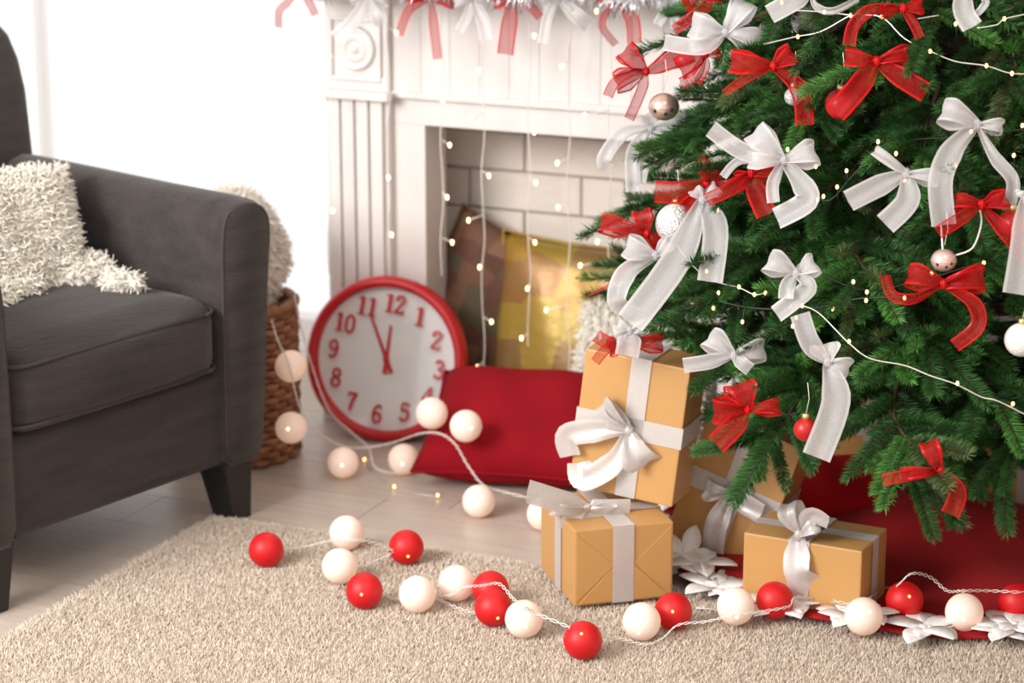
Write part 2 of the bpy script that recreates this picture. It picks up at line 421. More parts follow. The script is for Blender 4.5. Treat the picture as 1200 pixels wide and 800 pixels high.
# ================================================================== RUG
RC = G(250, 602, .012); RL, RD = 1.92, 1.75
rug = empty('rug', (RC.x, RC.y, 0), (0, 0, -ANG))
tag(rug, 'thick beige shag rug spread over the pale wooden floor', 'rug')
RA = Matrix.Rotation(-ANG, 3, 'Z')
MB().box(0, RL, -RD, 0, .001, .008).build('backing', 'rug_base', rug, smooth=False)
n = 190000
bx = rng.random(n)*RL; by = -np.where(rng.random(n) < .9, rng.random(n)*1.05, rng.random(n)*RD)
hgt = .006 + .006*rng.random(n); an = rng.random(n)*2*PI; ln = .009*rng.random(n); la = rng.random(n)*2*PI
wd = .0022 + .0014*rng.random(n)
Vt = np.zeros((n, 4, 3), np.float32)
for k in range(3):
    Vt[:, k, 0] = bx + wd*np.cos(an+k*2*PI/3); Vt[:, k, 1] = by + wd*np.sin(an+k*2*PI/3); Vt[:, k, 2] = .006
edge = (by > -.012) | (bx < .012)
Vt[:, 3, 0] = bx + ln*np.cos(la) - np.where(bx < .012, .008*rng.random(n), 0); Vt[:, 3, 1] = by + ln*np.sin(la) + np.where(by > -.012, .008*rng.random(n), 0)
Vt[:, 3, 2] = .006 + hgt*np.where(edge, .7, 1)
base = (np.arange(n)*4)[:, None]
Ft = np.concatenate([base+np.array([[0, 1, 3]]), base+np.array([[1, 2, 3]]), base+np.array([[2, 0, 3]])])
pile = link('pile', np_mesh('pile', Vt.reshape(-1, 3), Ft, ['rug']), rug); pile['kind'] = 'stuff'
RUGZ = .015

# ================================================================== ARMCHAIR
S = Vector((.592, .806, 0)); Fv = Vector((.806, -.592, 0))
chair_loc = Vector((-.662, 3.875, 0)); chair_rz = math.atan2(Fv.y, Fv.x)   # local x = forward, local y = towards the fireplace
ch = empty('armchair', chair_loc, (0, 0, chair_rz))
tag(ch, 'dark charcoal fabric armchair with flared arms on black legs', 'armchair')
bm = rounded_box(.66, .68, .185, .02, 8); bmesh.ops.translate(bm, verts=bm.verts, vec=(-.335, 0, .20))
bm_obj('seat_base', bm, 'fabric', ch)
def arm(sg):
    prof = [(.245, .13), (.245, .30), (.247, .45), (.250, .535), (.258, .570), (.278, .590), (.315, .596), (.352, .588), (.375, .566), (.382, .530), (.374, .45), (.360, .30), (.345, .13), (.33, .108), (.26, .108)]
    cx = .31; rings = []
    for (a, k, zz) in [(-.655, .82, .97), (-.65, .95, .992), (-.62, 1, 1.03), (-.45, 1, 1.02), (-.2, 1, 1.0), (-.05, 1, .992), (-.012, 1, .985), (.004, .96, .975), (.012, .86, .95)]:
        cxx = cx
        rings.append([Vector((a, sg*(cxx+(b-cxx)*k), .108+(z-.108)*zz + (0 if k > .9 else .01))) for (b, z) in prof])
    o = MB().loft(rings).build('armrest', 'fabric', ch); return o
def arm_front(sg, parent):
    # welt line around the front panel of the arm
    prof = [(.251, .12), (.251, .30), (.253, .45), (.256, .525), (.266, .562), (.284, .574), (.315, .578), (.348, .572), (.368, .553), (.374, .52), (.366, .45), (.352, .30), (.338, .125)]
    MB().tube(crom([(.007, sg*b, z) for b, z in prof], 3), .0035, 5).build('welt', 'piping', parent)
for sg in (1, -1): arm_front(sg, arm(sg))
bm = rounded_box(.545, .488, .150, .045, 16, puff=(.018, .0, .022)); bmesh.ops.translate(bm, verts=bm.verts, vec=(-.262, 0, .352))
cu = bm_obj('seat_cushion', bm, 'fabric', ch)
for zz in (.300, .402):
    hx, hy, r = .545/2+.001, .488/2+.001, .045
    loop = []
    for (sx, sy, a0) in [(1, 1, 0), (-1, 1, 90), (-1, -1, 180), (1, -1, 270)]:
        for q in range(0, 91, 15):
            t = R(a0+q); loop.append((-.262+sx*(hx-r)+r*math.cos(t), sy*(hy-r)+r*math.sin(t), zz))
    loop.append(loop[0])
    MB().tube(loop, .004, 5).build('piping', 'piping', cu)
# backrest, leaning backwards with rounded shoulders
rings = []
for (z, aof, th, hwid) in [(.14, 0, .12, .335), (.30, .0, .15, .335), (.45, -.02, .15, .340), (.60, -.05, .15, .366), (.72, -.07, .145, .376), (.78, -.082, .14, .374), (.825, -.09, .13, .362), (.862, -.098, .11, .335), (.885, -.103, .08, .295), (.895, -.106, .03, .23)]:
    ring = []; nq = 28
    for i in range(nq):
        t = 2*PI*i/nq; c, s_ = math.cos(t), math.sin(t)
        ring.append(Vector((-.575+aof+.5*th*math.copysign(abs(c)**.5, c), hwid*math.copysign(abs(s_)**.28, s_), z)))
    rings.append(ring)
MB().loft(rings).build('backrest', 'fabric', ch)
for (a, b, sx, sy) in [(-.035, .285, .6, .4), (-.035, -.285, .6, -.4), (-.60, .27, -1, .4), (-.60, -.27, -1, -.4)]:
    rings = []
    for (z, h, k) in [(.115, .036, 0), (.0, .024, 1)]:
        cx_, cy_ = a+.018*sx*k, b+.018*sy*k
        rings.append([Vector((cx_+dx*h, cy_+dy*h, z)) for dx, dy in ((-1, -1), (1, -1), (1, 1), (-1, 1))])
    MB().loft(rings[::-1]).build('leg', 'black_leg', ch, smooth=False, bevel=.003)

# ------------------------------------------------------------------ pillows
def pillow_grid(wd, ht, th, n=18, pinch=.06, belly=None):
    """closed cushion in the local xz plane, thickness along y, centred"""
    vs = []; idx = {}
    for side in (1, -1):
        for i in range(n+1):
            for j in range(n+1):
                x = -1+2*i/n; z = -1+2*j/n
                edge = i in (0, n) or j in (0, n)
                if side == -1 and edge: idx[(side, i, j)] = idx[(1, i, j)]; continue
                k = max(0, (1-x**4))*max(0, (1-z**4))
                t = th/2*(k**.55)
                xx = x*(1-pinch*(1-z*z)*abs(x)**2); zz = z*(1-pinch*(1-x*x)*abs(z)**2)
                idx[(side, i, j)] = len(vs)
                wr = .004*math.sin(7*x+3*z)*k
                vs.append(Vector((xx*wd/2, -side*t+wr, zz*ht/2)))
    fs = []
    for side in (1, -1):
        for i in range(n):
            for j in range(n):
                q = (idx[(side, i, j)], idx[(side, i+1, j)], idx[(side, i+1, j+1)], idx[(side, i, j+1)])
                fs.append(q if side == 1 else q[::-1])
    return vs, fs
def pillow(name, wd, ht, th, m, loc, rot, label, cat='cushion', group=None, seam=None, pinch=.06):
    root = empty(name, loc, rot); tag(root, label, cat, group)
    vs, fs = pillow_grid(wd, ht, th, pinch=pinch); mb = MB(); mb.add(vs, fs)
    mb.build('cover', m, root)
    n = 18
    pts = []
    for i in range(n+1): pts.append((i, 0))
    for j in range(1, n+1): pts.append((n, j))
    for i in range(n-1, -1, -1): pts.append((i, n))
    for j in range(n-1, -1, -1): pts.append((0, j))
    path = [vs[i*(n+1)+j] for i, j in pts]
    MB().tube(path, .003, 5, caps=False).build('seam', seam or m, root)
    return root
def tufts(name, pts, nrm, parent, m, length, wid, droop, curl, count_seed=1, local_down=Vector((0, 0, -1))):
    """yarn tufts: bent three-sided strands, one joined part"""
    r = np.random.default_rng(count_seed); n = len(pts)
    pts = np.asarray(pts, float); nrm = np.asarray(nrm, float)
    rnd = r.normal(size=(n, 3)); d0 = nrm + curl*rnd; d0 /= np.linalg.norm(d0, axis=1)[:, None]
    L = length*(.6+.7*r.random(n))[:, None]
    dn = np.array(local_down)[None, :]
    p0 = pts - nrm*.003; p1 = pts + d0*L*.5; d1 = d0*.6 + dn*droop + .5*curl*r.normal(size=(n, 3)); d1 /= np.linalg.norm(d1, axis=1)[:, None]; p2 = p1 + d1*L*.55
    side = np.cross(d0, r.normal(size=(n, 3))); side /= np.linalg.norm(side, axis=1)[:, None]
    oth = np.cross(d0, side)
    rings = []
    for p, wsc in ((p0, 1.), (p1, 1.15), (p2, .55)):
        rings.append([p + wid*wsc*(side*math.cos(a)+oth*math.sin(a)) for a in (0, 2*PI/3, 4*PI/3)])
    Vv = np.stack([x for rg in rings for x in rg], axis=1)   # n,9,3
    b = (np.arange(n)*9)[:, None]; F = []
    for k in (0, 3):
        for i in range(3):
            j = (i+1) % 3
            F.append(b+np.array([[k+i, k+j, k+3+j]])); F.append(b+np.array([[k+i, k+3+j, k+3+i]]))
    F.append(b+np.array([[6, 7, 8]]))
    o = link(name, np_mesh(name, Vv.reshape(-1, 3), np.concatenate(F), [m], smooth=True), parent); o['kind'] = 'stuff'
    return o
def scatter(vs, fs, n, seed=3):
    r = np.random.default_rng(seed); V3 = np.array([tuple(v) for v in vs]); tri = []
    for f in fs:
        tri.append((f[0], f[1], f[2]))
        if len(f) == 4: tri.append((f[0], f[2], f[3]))
    tri = np.array(tri); A, B, Cc = V3[tri[:, 0]], V3[tri[:, 1]], V3[tri[:, 2]]
    cr = np.cross(B-A, Cc-A); ar = np.linalg.norm(cr, axis=1); pick = r.choice(len(tri), n, p=ar/ar.sum())
    a, b = r.random(n), r.random(n); fl = a+b > 1; a[fl] = 1-a[fl]; b[fl] = 1-b[fl]
    pts = A[pick] + (B-A)[pick]*a[:, None] + (Cc-A)[pick]*b[:, None]
    nn = cr[pick]/np.maximum(ar[pick], 1e-12)[:, None]
    return pts, nn
def shag_pillow(name, wd, ht, th, loc, rot, label, n, length, wid, m='cream_shag', droop=.3, curl=.45):
    root = empty(name, loc, rot); tag(root, label, 'cushion')
    vs, fs = pillow_grid(wd, ht, th); mb = MB(); mb.add(vs, fs); mb.build('cover', m, root)
    pts, nn = scatter(vs, fs, n)
    c = pts.copy(); c[:, 1] *= 3; sgn = np.sign((nn*c).sum(1)); nn *= np.where(sgn == 0, 1, sgn)[:, None]
    dn = Matrix.Rotation(0, 3, 'X'); ld = Euler(rot).to_matrix().inverted() @ Vector((0, 0, -1))
    tufts('pile', pts, nn, root, m, length, wid, droop, curl, local_down=ld)
    return root
def chair_pt(a, b, z): return chair_loc + Fv*a + S*b + Vector((0, 0, z))
# cream shaggy cushion in the corner of the chair: faces forward-left, leaning on the back
shag_pillow('shaggy_cushion', .34, .27, .13, chair_pt(-.325, .03, .515), (R(-24), R(6), chair_rz+PI/2-R(10)), 'cream shaggy cushion sitting on the charcoal armchair', 12500, .017, .0017, curl=.8)
# fringed throw trailing from the cushion over the seat
def throw():
    root = empty('shaggy_throw', chair_pt(-.18, .10, .445)); tag(root, 'cream shaggy throw bunched on the armchair seat under the cushion', 'throw')
    base = chair_pt(-.18, .10, .445)
    mb = MB(); vs = []; fs = []
    def lump(c, rx, ry, rz, rot):
        m_ = MB().sphere((0, 0, 0), 1, 14, 8)
        Mx = Matrix.Rotation(rot, 3, 'Z')
        o = len(vs)
        for p in m_.v: vs.append(Mx @ Vector((p[0]*rx, p[1]*ry, p[2]*rz)) + c)
        fs.extend([tuple(i+o for i in f) for f in m_.f])
    for (px, py, rx, ry, rz) in [(10, 335, .07, .05, .028), (45, 322, .06, .05, .030), (80, 322, .050, .045, .028), (105, 318, .042, .036, .028), (136, 330, .026, .022, .015), (154, 331, .020, .016, .012), (-20, 345, .07, .05, .025)]:
        c = G(px, py, .452) - base
        lump(c, rx, ry, rz, chair_rz)
    mb.add(vs, fs); mb.build('cloth', 'cream_shag', root)
    pts, nn = scatter(vs, fs, 7000, 5)
    tufts('pile', pts, -nn if False else nn, root, 'cream_shag', .017, .0017, .3, .8, 8)
throw()

# ================================================================== BASKET WITH FUR
bc = Vector((-.545, 4.515, 0)); BR = .118
bas = empty('wicker_basket', bc); tag(bas, 'tall brown wicker basket standing behind the armchair', 'basket')
MB().lathe([(.001, .004), (BR-.014, .004), (BR-.010, .29), (BR-.016, .295), (BR-.02, .02), (.001, .02)], 32).build('liner', 'wicker', bas)
for k in range(17):
    a = 2*PI*k/17
    MB().tube([(BR*.96*math.cos(a), BR*.96*math.sin(a), .003), (BR*.99*math.cos(a), BR*.99*math.sin(a), .305)], .0045, 6).build('stake', 'wicker', bas)
band = []
for par in (0, 1):
    pts = []
    for i in range(103):
        a = 2*PI*i/102; r = BR + .006*math.sin(8.5*a*2*1.0 + par*PI)
        pts.append((r*math.cos(a), r*math.sin(a), 0))
    band.append(MB().tube(pts, .0078, 6, caps=False).mesh('weave_band', 'wicker'))
for k in range(22):
    o = link('weave_band', band[k % 2], bas); o.location = (0, 0, .010+k*.0135)
MB().tube([((BR+.003)*math.cos(2*PI*i/40), (BR+.003)*math.sin(2*PI*i/40), .307+.004*math.sin(i*2.2)) for i in range(41)], .011, 8, caps=False).build('rim', 'wicker', bas)
fur = empty('fur_throw', bc + Vector((0, 0, .315))); tag(fur, 'cream fur throw heaped in the wicker basket', 'throw')
vs = []; fs = []
m_ = MB().sphere((0, 0, 0), 1, 22, 14)
for p in m_.v:
    x, y, z = p; wob = 1+.08*math.sin(5*x+2*z)+.06*math.sin(4*y-3*z)
    vs.append(Vector((x*.108*wob*(1 if z > -.3 else .85), y*.108*wob*(1 if z > -.3 else .85), .085+z*.115*(1+.1*math.sin(3*x+1)))))
fs = m_.f; mb = MB(); mb.add(vs, fs); mb.build('cloth', 'fur', fur)
pts, nn = scatter(vs, fs, 6000, 9); sgn = np.sign((nn*(pts-np.array([0, 0, .085]))).sum(1)); nn *= sgn[:, None]
tufts('pile', pts, nn, fur, 'fur', .020, .0016, .5, .35, 4)

# ================================================================== CLOCK
RCK = .167
lean = R(11)
ck = empty('wall_clock', UV(-.012, .0, 0) + Vector((0, 0, .0)), (-lean, 0, -R(15)))
tag(ck, 'round red wall clock leaning against the white fireplace pilaster', 'clock')
CZ = RCK
# local: x right, z up, front towards -y, thickness ends at y=+.045
mb = MB().lathe([(.001, -.042), (.15, -.042), (.163, -.036), (.167, -.012), (.166, .004), (.160, .012), (.152, .014), (.146, .010), (.1445, .002), (.1445, -.012), (.001, -.012)], 96, axis='y')
# y axis lathe: profile z maps to -y, so +z is the front
case = mb.build('case', 'red_plastic', ck); case.location = (0, 0, CZ)
dl = MB().lathe([(.0005, -.008), (.1443, -.008), (.1443, -.0115), (.0005, -.0115)], 96, axis='y').build('dial', 'dial', ck, smooth=False); dl.location = (0, 0, CZ)
ROLL = R(7)
def stroke(mb, pts, wd, ox, oz, sc_, y0=.0075, y1=.009, k=5, smooth=True, rot=0.0, cx=0, cz=0):
    q = crom([(p[0], p[1], 0) for p in pts], k) if smooth and len(pts) > 2 else [Vector((p[0], p[1], 0)) for p in pts]
    L, Rr = [], []
    for i, p in enumerate(q):
        t = q[min(i+1, len(q)-1)] - q[max(i-1, 0)]; t.normalize(); nn = Vector((-t.y, t.x, 0))
        wv = wd(i/(len(q)-1)) if callable(wd) else wd
        L.append(p+nn*wv/2); Rr.append(p-nn*wv/2)
    def tr(p, y):
        x, z = ox+p.x*sc_, oz+p.y*sc_
        return Vector((cx+x*math.cos(rot)+z*math.sin(rot), -y, cz-x*math.sin(rot)+z*math.cos(rot)))
    rings = [[tr(L[i], y1), tr(Rr[i], y1), tr(Rr[i], y0), tr(L[i], y0)] for i in range(len(q))]
    mb.loft(rings)
DG = {
 '1': [([(.3, 0), (.3, 1)], .2, 0), ([(.06, .035), (.54, .035)], .08, 0), ([(.32, .95), (.08, .90)], .1, 0)],
 '2': [([(.10, .74), (.14, .92), (.3, .97), (.48, .88), (.47, .66), (.28, .42), (.08, .10)], .15, 1), ([(.05, .08), (.55, .08)], .15, 0), ([(.53, .05), (.53, .26)], .07, 0), ([(.12, .70), (.12, .80)], .16, 0)],
 '3': [([(.10, .80), (.2, .95), (.36, .95), (.47, .80), (.42, .62), (.25, .54)], .15, 1), ([(.25, .54), (.46, .45), (.52, .26), (.42, .08), (.22, .04), (.08, .18)], .16, 1)],
 '4': [([(.42, 0), (.42, 1)], .18, 0), ([(.40, .97), (.03, .30)], .08, 0), ([(.0, .29), (.60, .29)], .09, 0), ([(.24, .035), (.58, .035)], .07, 0)],
 '5': [([(.14, .95), (.52, .93)], .13, 0), ([(.13, .98), (.12, .52)], .08, 0), ([(.12, .52), (.3, .60), (.48, .50), (.52, .28), (.40, .08), (.22, .04), (.08, .18)], .15, 1)],
 '6': [([(.50, .84), (.36, .96), (.20, .86), (.10, .60), (.10, .30), (.20, .08), (.34, .04), (.49, .15), (.50, .38), (.36, .54), (.20, .50), (.11, .36)], .14, 1)],
 '7': [([(.05, .93), (.55, .93)], .14, 0), ([(.52, .93), (.32, .52), (.24, 0)], .17, 1), ([(.07, .72), (.07, .96)], .07, 0)],
 '8': [([(.3, .53), (.13, .64), (.13, .86), (.3, .97), (.47, .86), (.47, .64), (.3, .53), (.10, .40), (.09, .14), (.3, .03), (.51, .14), (.50, .40), (.3, .53)], .13, 1)],
 '9': [([(.10, .16), (.24, .04), (.40, .14), (.50, .40), (.50, .70), (.40, .92), (.26, .96), (.11, .85), (.10, .62), (.24, .46), (.40, .50), (.49, .64)], .14, 1)],
 '0': [([(.3, .97), (.12, .82), (.08, .5), (.12, .18), (.3, .03), (.48, .18), (.52, .5), (.48, .82), (.3, .97)], .14, 1)],
}
HN = .037
for h in range(1, 13):
    a = 2*PI*h/12; cx, cz = .112*math.sin(a), .112*math.cos(a)
    mb = MB(); s_ = str(h); tw = .56*len(s_)+.02
    for i, c in enumerate(s_):
        for (pts, wd, sm) in DG[c]:
            stroke(mb, pts, wd, (-tw/2+i*.58)*HN, -.5*HN, HN, smooth=bool(sm), rot=ROLL, cx=cx*math.cos(ROLL)+cz*math.sin(ROLL), cz=-cx*math.sin(ROLL)+cz*math.cos(ROLL))
    o = mb.build('numeral', 'num', ck, smooth=False); o.location = (0, -.004+.0, CZ); o['label'] = 'red serif numeral %s' % s_
    for vtx in o.data.vertices: vtx.co.y += .012
# hands: minute hand on the 11, hour hand just short of the 12
def hand(name, ang, L, w0, w1, y):
    mb = MB(); stroke(mb, [(0, -.030), (0, L)], lambda t: w0*(1-t)+w1*t, 0, 0, 1, y0=y, y1=y+.001, smooth=False, rot=ang+ROLL)
    o = mb.build(name, 'num', ck, smooth=False); o.location = (0, 0, CZ); return o
hand('minute_hand', R(330), .100, .009, .004, -.004); hand('hour_hand', R(359-1), .068, .010, .005, -.0055)
o = MB().lathe([(.0005, .0), (.006, .0), (.006, -.006), (.0005, -.006)], 20, axis='y').build('hand_cap', 'num', ck); o.location = (0, 0, CZ)
o = MB().lathe([(.0005, .006), (.1442, .004)], 64, axis='y', caps=False).build('glass_cover', 'glass', ck); o.location = (0, 0, CZ)

# ================================================================== CUSHIONS BY THE FIREPLACE
pillow('brown_print_cushion', .31, .31, .09, 'brown_print', UV(.115, .262, .235), (R(-10), R(24), -ANG), 'brown printed cushion standing on its corner behind the gold cushion')
pillow('gold_cushion', .37, .37, .10, 'gold_hex', UV(.315, .225, .21), (R(-13), R(2), -ANG), 'gold and bronze hexagon patterned cushion propped in the fireplace')
shag_pillow('white_fluffy_cushion', .27, .27, .08, UV(.50, .10, .160), (R(-9), R(4), -ANG-R(4)), 'white fluffy cushion leaning beside the gold cushion behind the gifts', 8000, .020, .0018, curl=.6)
pillow('red_cushion', .36, .30, .125, 'red_velvet', Vector((.015, 4.375, .098)), (R(-66), R(0), R(-12)), 'dark red plain cushion lying in front of the red clock')

# ================================================================== GIFTS
def ribbon_strip(mb, path, wdirs, widths, mats=(0, 0), cols=4, thick=0):
    """flat ribbon along a path; edge columns take the second material"""
    rows = []
    k = len(path); wmax = max(widths)
    for i, (p, d, w_) in enumerate(zip(path, wdirs, widths)):
        t = path[min(i+1, k-1)] - path[max(i-1, 0)]; nn = t.cross(d); nn = nn.normalized() if nn.length > 1e-9 else Vector((0, 0, 0))
        pl = .0045*max(0, 1-1.25*w_/wmax)+.0010          # gathered pleats where the ribbon is pinched
        rows.append([p + d*(w_*(j/cols-.5)) + nn*(pl*math.cos(j/cols*3*PI+i*.15)+.05*w_*math.sin(j/cols*PI)) for j in range(cols+1)])
    vs = [q for r in rows for q in r]; n = cols+1
    for i in range(len(rows)-1):
        pass
    o = len(mb.v); mb.v += [tuple(q) for q in vs]
    for i in range(len(rows)-1):
        for j in range(cols):
            mb.f.append((o+i*n+j, o+i*n+j+1, o+(i+1)*n+j+1, o+(i+1)*n+j))
            mb.m.append(mats[1] if j in (0, cols-1) else mats[0])
def unit_perp(path, up):
    out = []
    for i in range(len(path)):
        t = path[min(i+1, len(path)-1)] - path[max(i-1, 0)]
        d = t.cross(up)
        out.append(d.normalized() if d.length > 1e-8 else (out[-1] if out else Vector((1, 0, 0))))
    return out
RCOL = 10
def edge_cols(w_): return None
def add_ribbon(name, pts, up, w0, w1, mats, parent, tilt=0.0, n=7, wfun=None, wdir=None):
    path = crom(pts, n); k = len(path); wd = [wdir]*k if wdir else unit_perp(path, up)
    ws = [(wfun(i/(k-1)) if wfun else w0+(w1-w0)*min(1, 2.2*i/(k-1))) for i in range(k)]
    dirs = []
    for i, d in enumerate(wd):
        t = (path[min(i+1, k-1)] - path[max(i-1, 0)]).normalized()
        q = d if wdir else Matrix.Rotation(tilt*(i/(k-1)) if tilt else 0.0, 3, t) @ d
        dirs.append(q)
    mb = MB(); ribbon_strip(mb, path, dirs, ws, (0, 1), RCOL)
    me = bpy.data.meshes.new(name); me.from_pydata(mb.v, [], mb.f)
    for m in mats: me.materials.append(M[m])
    me.polygons.foreach_set('material_index', mb.m); me.polygons.foreach_set('use_smooth', [True]*len(me.polygons)); me.update()
    return link(name, me, parent)
def make_bow(root, scale_px, loops, tails, mats, frame=None, seed=0, knot_r=.009):
    """frame=(right, up, out) in root space; px offsets / scale_px = metres"""
    rt, up, out = frame; r = random.Random(seed)
    def L(dx, dy, dep=0): return rt*(dx/scale_px) + up*(-dy/scale_px) + out*dep
    for (dx, dy, wpx) in loops:
        dx, dy, wpx = dx*1.08, dy*1.08, wpx*1.15
        d = Vector((dx, dy)); ln = d.length/scale_px; nx, ny = -d.y/d.length, d.x/d.length
        op = wpx*.10*r.choice((-1, 1)); dep = min(.022, .30*ln)
        pts = [L(0, 0, 0), L(dx*.35+nx*op*.5, dy*.35+ny*op*.5, dep*.8), L(dx*.75+nx*op, dy*.75+ny*op, dep), L(dx*1.0+nx*op*.3, dy*1.0+ny*op*.3, dep*.25),
               L(dx*.97-nx*op*.6, dy*.97-ny*op*.6, -dep*.55), L(dx*.6-nx*op, dy*.6-ny*op, -dep*.8), L(dx*.25, dy*.25, -dep*.4), L(0, 0, -.002)]
        wm = wpx/scale_px
        wf = lambda t, wm=wm: wm*(.22+.78*min(1, math.sin(PI*min(1, max(0, t)))*1.25))
        ax = L(dx, dy).normalized(); wdv = Matrix.Rotation(r.uniform(.25, .6)*r.choice((-1, 1)), 3, ax) @ (rt*nx - up*ny)
        add_ribbon('loop', pts, out, 0, 0, mats, root, n=5, wfun=wf, wdir=wdv)
    for tl in tails:
        wpx, pts2 = tl[0], tl[1]
        tlt = tl[2] if len(tl) > 2 else r.uniform(-.5, .5)
        pts = [L(0, 0, 0)]; k = len(pts2)
        for i, (dx, dy) in enumerate(pts2):
            pts.append(L(dx, dy, .012*math.sin(1.3*i+r.random()*2)+.004))
        wm = wpx/scale_px
        add_ribbon('tail', pts, out, wm*.35, wm, mats, root, tilt=tlt, n=6, wfun=lambda t, wm=wm: wm*(.32+.68*min(1, t*2.6)))
    kb = MB(); c = out*.002
    rings = 7
    kb.sphere((0, 0, 0), knot_r*.9, 22, 12, sq=(1, 1, 1))
    vv = []
    for p in kb.v:
        p = Vector(p); g_ = 1+.13*math.sin(11*p.x/knot_r)
        vv.append(tuple(rt*p.x*.78 + up*p.y*g_ + out*p.z*.62*g_ + c))
    kb.v = vv
    kb.build('knot', mats[1] if mats[1] != 'org_white_edge' else 'org_white', root)
def gift(name, wd, dp, ht, loc, rot, label, bands, bow=None, flap=False, m='kraft'):
    """local x = width, y = depth (front is -y), z up, origin at the bottom centre"""
    root = empty(name, loc, rot); tag(root, label, 'gift', 'gifts wrapped in plain kraft paper')
    MB().box(-wd/2, wd/2, -dp/2, dp/2, 0, ht).build('wrapping', m, root, smooth=False, bevel=.003)
    e = .0022
    if flap:
        # folded triangular paper flaps on the front end
        y = -dp/2; k = wd*.40
        def tri(pts, th):
            a = [Vector((p[0], y-th, p[1])) for p in pts]; b = [Vector((p[0], y+.0005, p[1])) for p in pts]
            mb = MB(); n = len(pts); mb.add(a+b, [tuple(range(n)), tuple(range(2*n-1, n-1, -1))]+[(i, n+i, n+(i+1) % n, (i+1) % n) for i in range(n)]); mb.build('paper_flap', m, root, smooth=False)
        q = .004
        tri([(-wd/2+q, q*2), (-wd/2+q, ht-q*2), (-wd/2+k, ht*.5)], .0010)
        tri([(wd/2-q, ht-q*2), (wd/2-q, q*2), (wd/2-k, ht*.5)], .0010)
        tri([(-wd/2+q*2, q), (-wd/2+k, ht*.485), (wd/2-k, ht*.485), (wd/2-q*2, q)], .0016)
    for (axis, c, bw) in bands:
        mb = MB()
        if axis == 'x':     # band running over the top from front to back at x=c
            pts = [(-dp/2-e, -e*0+.001), (-dp/2-e, ht+e), (dp/2+e, ht+e), (dp/2+e, .001)]
            for (a, b) in zip(pts, pts[1:]):
                mb.add([(c-bw/2, a[0], a[1]), (c+bw/2, a[0], a[1]), (c+bw/2, b[0], b[1]), (c-bw/2, b[0], b[1])], [(0, 1, 2, 3)])
        elif axis == 'y':   # band running over the top from side to side at y=c
            pts = [(-wd/2-e, .001), (-wd/2-e, ht+e), (wd/2+e, ht+e), (wd/2+e, .001)]
            for (a, b) in zip(pts, pts[1:]):
                mb.add([(a[0], c-bw/2, a[1]), (a[0], c+bw/2, a[1]), (b[0], c+bw/2, b[1]), (b[0], c-bw/2, b[1])], [(0, 1, 2, 3)])
        else:               # belt around the four sides at height c
            pts = [(-wd/2-e, -dp/2-e), (wd/2+e, -dp/2-e), (wd/2+e, dp/2+e), (-wd/2-e, dp/2+e), (-wd/2-e, -dp/2-e)]
            for (a, b) in zip(pts, pts[1:]):
                mb.add([(a[0], a[1], c-bw/2), (a[0], a[1], c+bw/2), (b[0], b[1], c+bw/2), (b[0], b[1], c-bw/2)], [(0, 1, 2, 3)])
        mb.build('ribbon_band', 'gift_ribbon', root, smooth=False)
    if bow:
        at_, fr, spx, loops, tails, seed = bow
        b = empty('bow', at_); b.parent = root
        make_bow(b, spx, loops, tails, ['gift_ribbon', 'gift_ribbon'], fr, seed, .011)
    return root
X3, Y3, Z3 = Vector((1, 0, 0)), Vector((0, 1, 0)), Vector((0, 0, 1))
GZ = .019
def place_corner(corner_px, wd, dp, yaw, sx, zfloor):
    """location so that the front bottom corner (sx=-1 left, +1 right) stands on the pixel's floor point"""
    c = G(*corner_px, zfloor); o = Matrix.Rotation(yaw, 3, 'Z') @ Vector((sx*wd/2, -dp/2, 0))
    return Vector((c.x-o.x, c.y-o.y, zfloor))
# lower left gift (front left corner nearest)
w1, d1, h1, y1 = .168, .19, .130, R(16)
g1 = gift('gift_box', w1, d1, h1, place_corner((673, 711), w1, d1, y1, -1, GZ), (0, 0, y1), 'kraft paper gift standing on the rug underneath the tallest gift',
     [('x', -.002, .036), ('y', -.01, .034)],
     (Vector((-.045, -.035, h1+.014)), (X3, Z3*.92-Y3*.3, -Y3*.95+Z3*.3), 700, [(-36, -4, 26), (30, 4, 20)], [(27, [(-30, -12), (-76, -34)], .2), (26, [(10, 4), (52, 8)], .1), (30, [(-14, 8), (-18, 28)], .1)], 3), flap=True)
# tall gift standing on it, tilted
w2, d2, h2, y2, roll2 = .180, .105, .236, R(-21), R(6)
c2 = Vector((.197, 3.795, GZ+h1+.016))
g2 = gift('gift_box', w2, d2, h2, c2, (R(-2), roll2, y2), 'tallest kraft gift with crossed silver ribbon leaning on another gift',
     [('x', .008, .034), ('z', .118, .036)],
     (Vector((.004, -d2/2-.010, .118)), (X3, Z3, -Y3), 700, [(-34, -22, 30), (26, 32, 34), (-30, -10, 26)], [(28, [(-34, 6), (-72, 22), (-66, 46)], .1), (28, [(-12, 40), (-44, 66), (-56, 52)], .3)], 5))
# leaning gift behind
w3, d3, h3 = .172, .105, .245
g3 = gift('gift_box', w3, d3, h3, P(842, 652, 3.90)+Vector((0, 0, .012)), (R(-4), R(17), R(-24)), 'kraft gift tilted sideways between the tall gift and the tree',
     [('x', .0, .036), ('z', .125, .036)],
     (Vector((0, -d3/2-.008, .125)), (X3, Z3, -Y3), 700, [(-30, 4, 22), (18, -16, 16)], [(28, [(-2, 40), (4, 74)], .1), (26, [(20, 2), (44, 4)], .1)], 6))
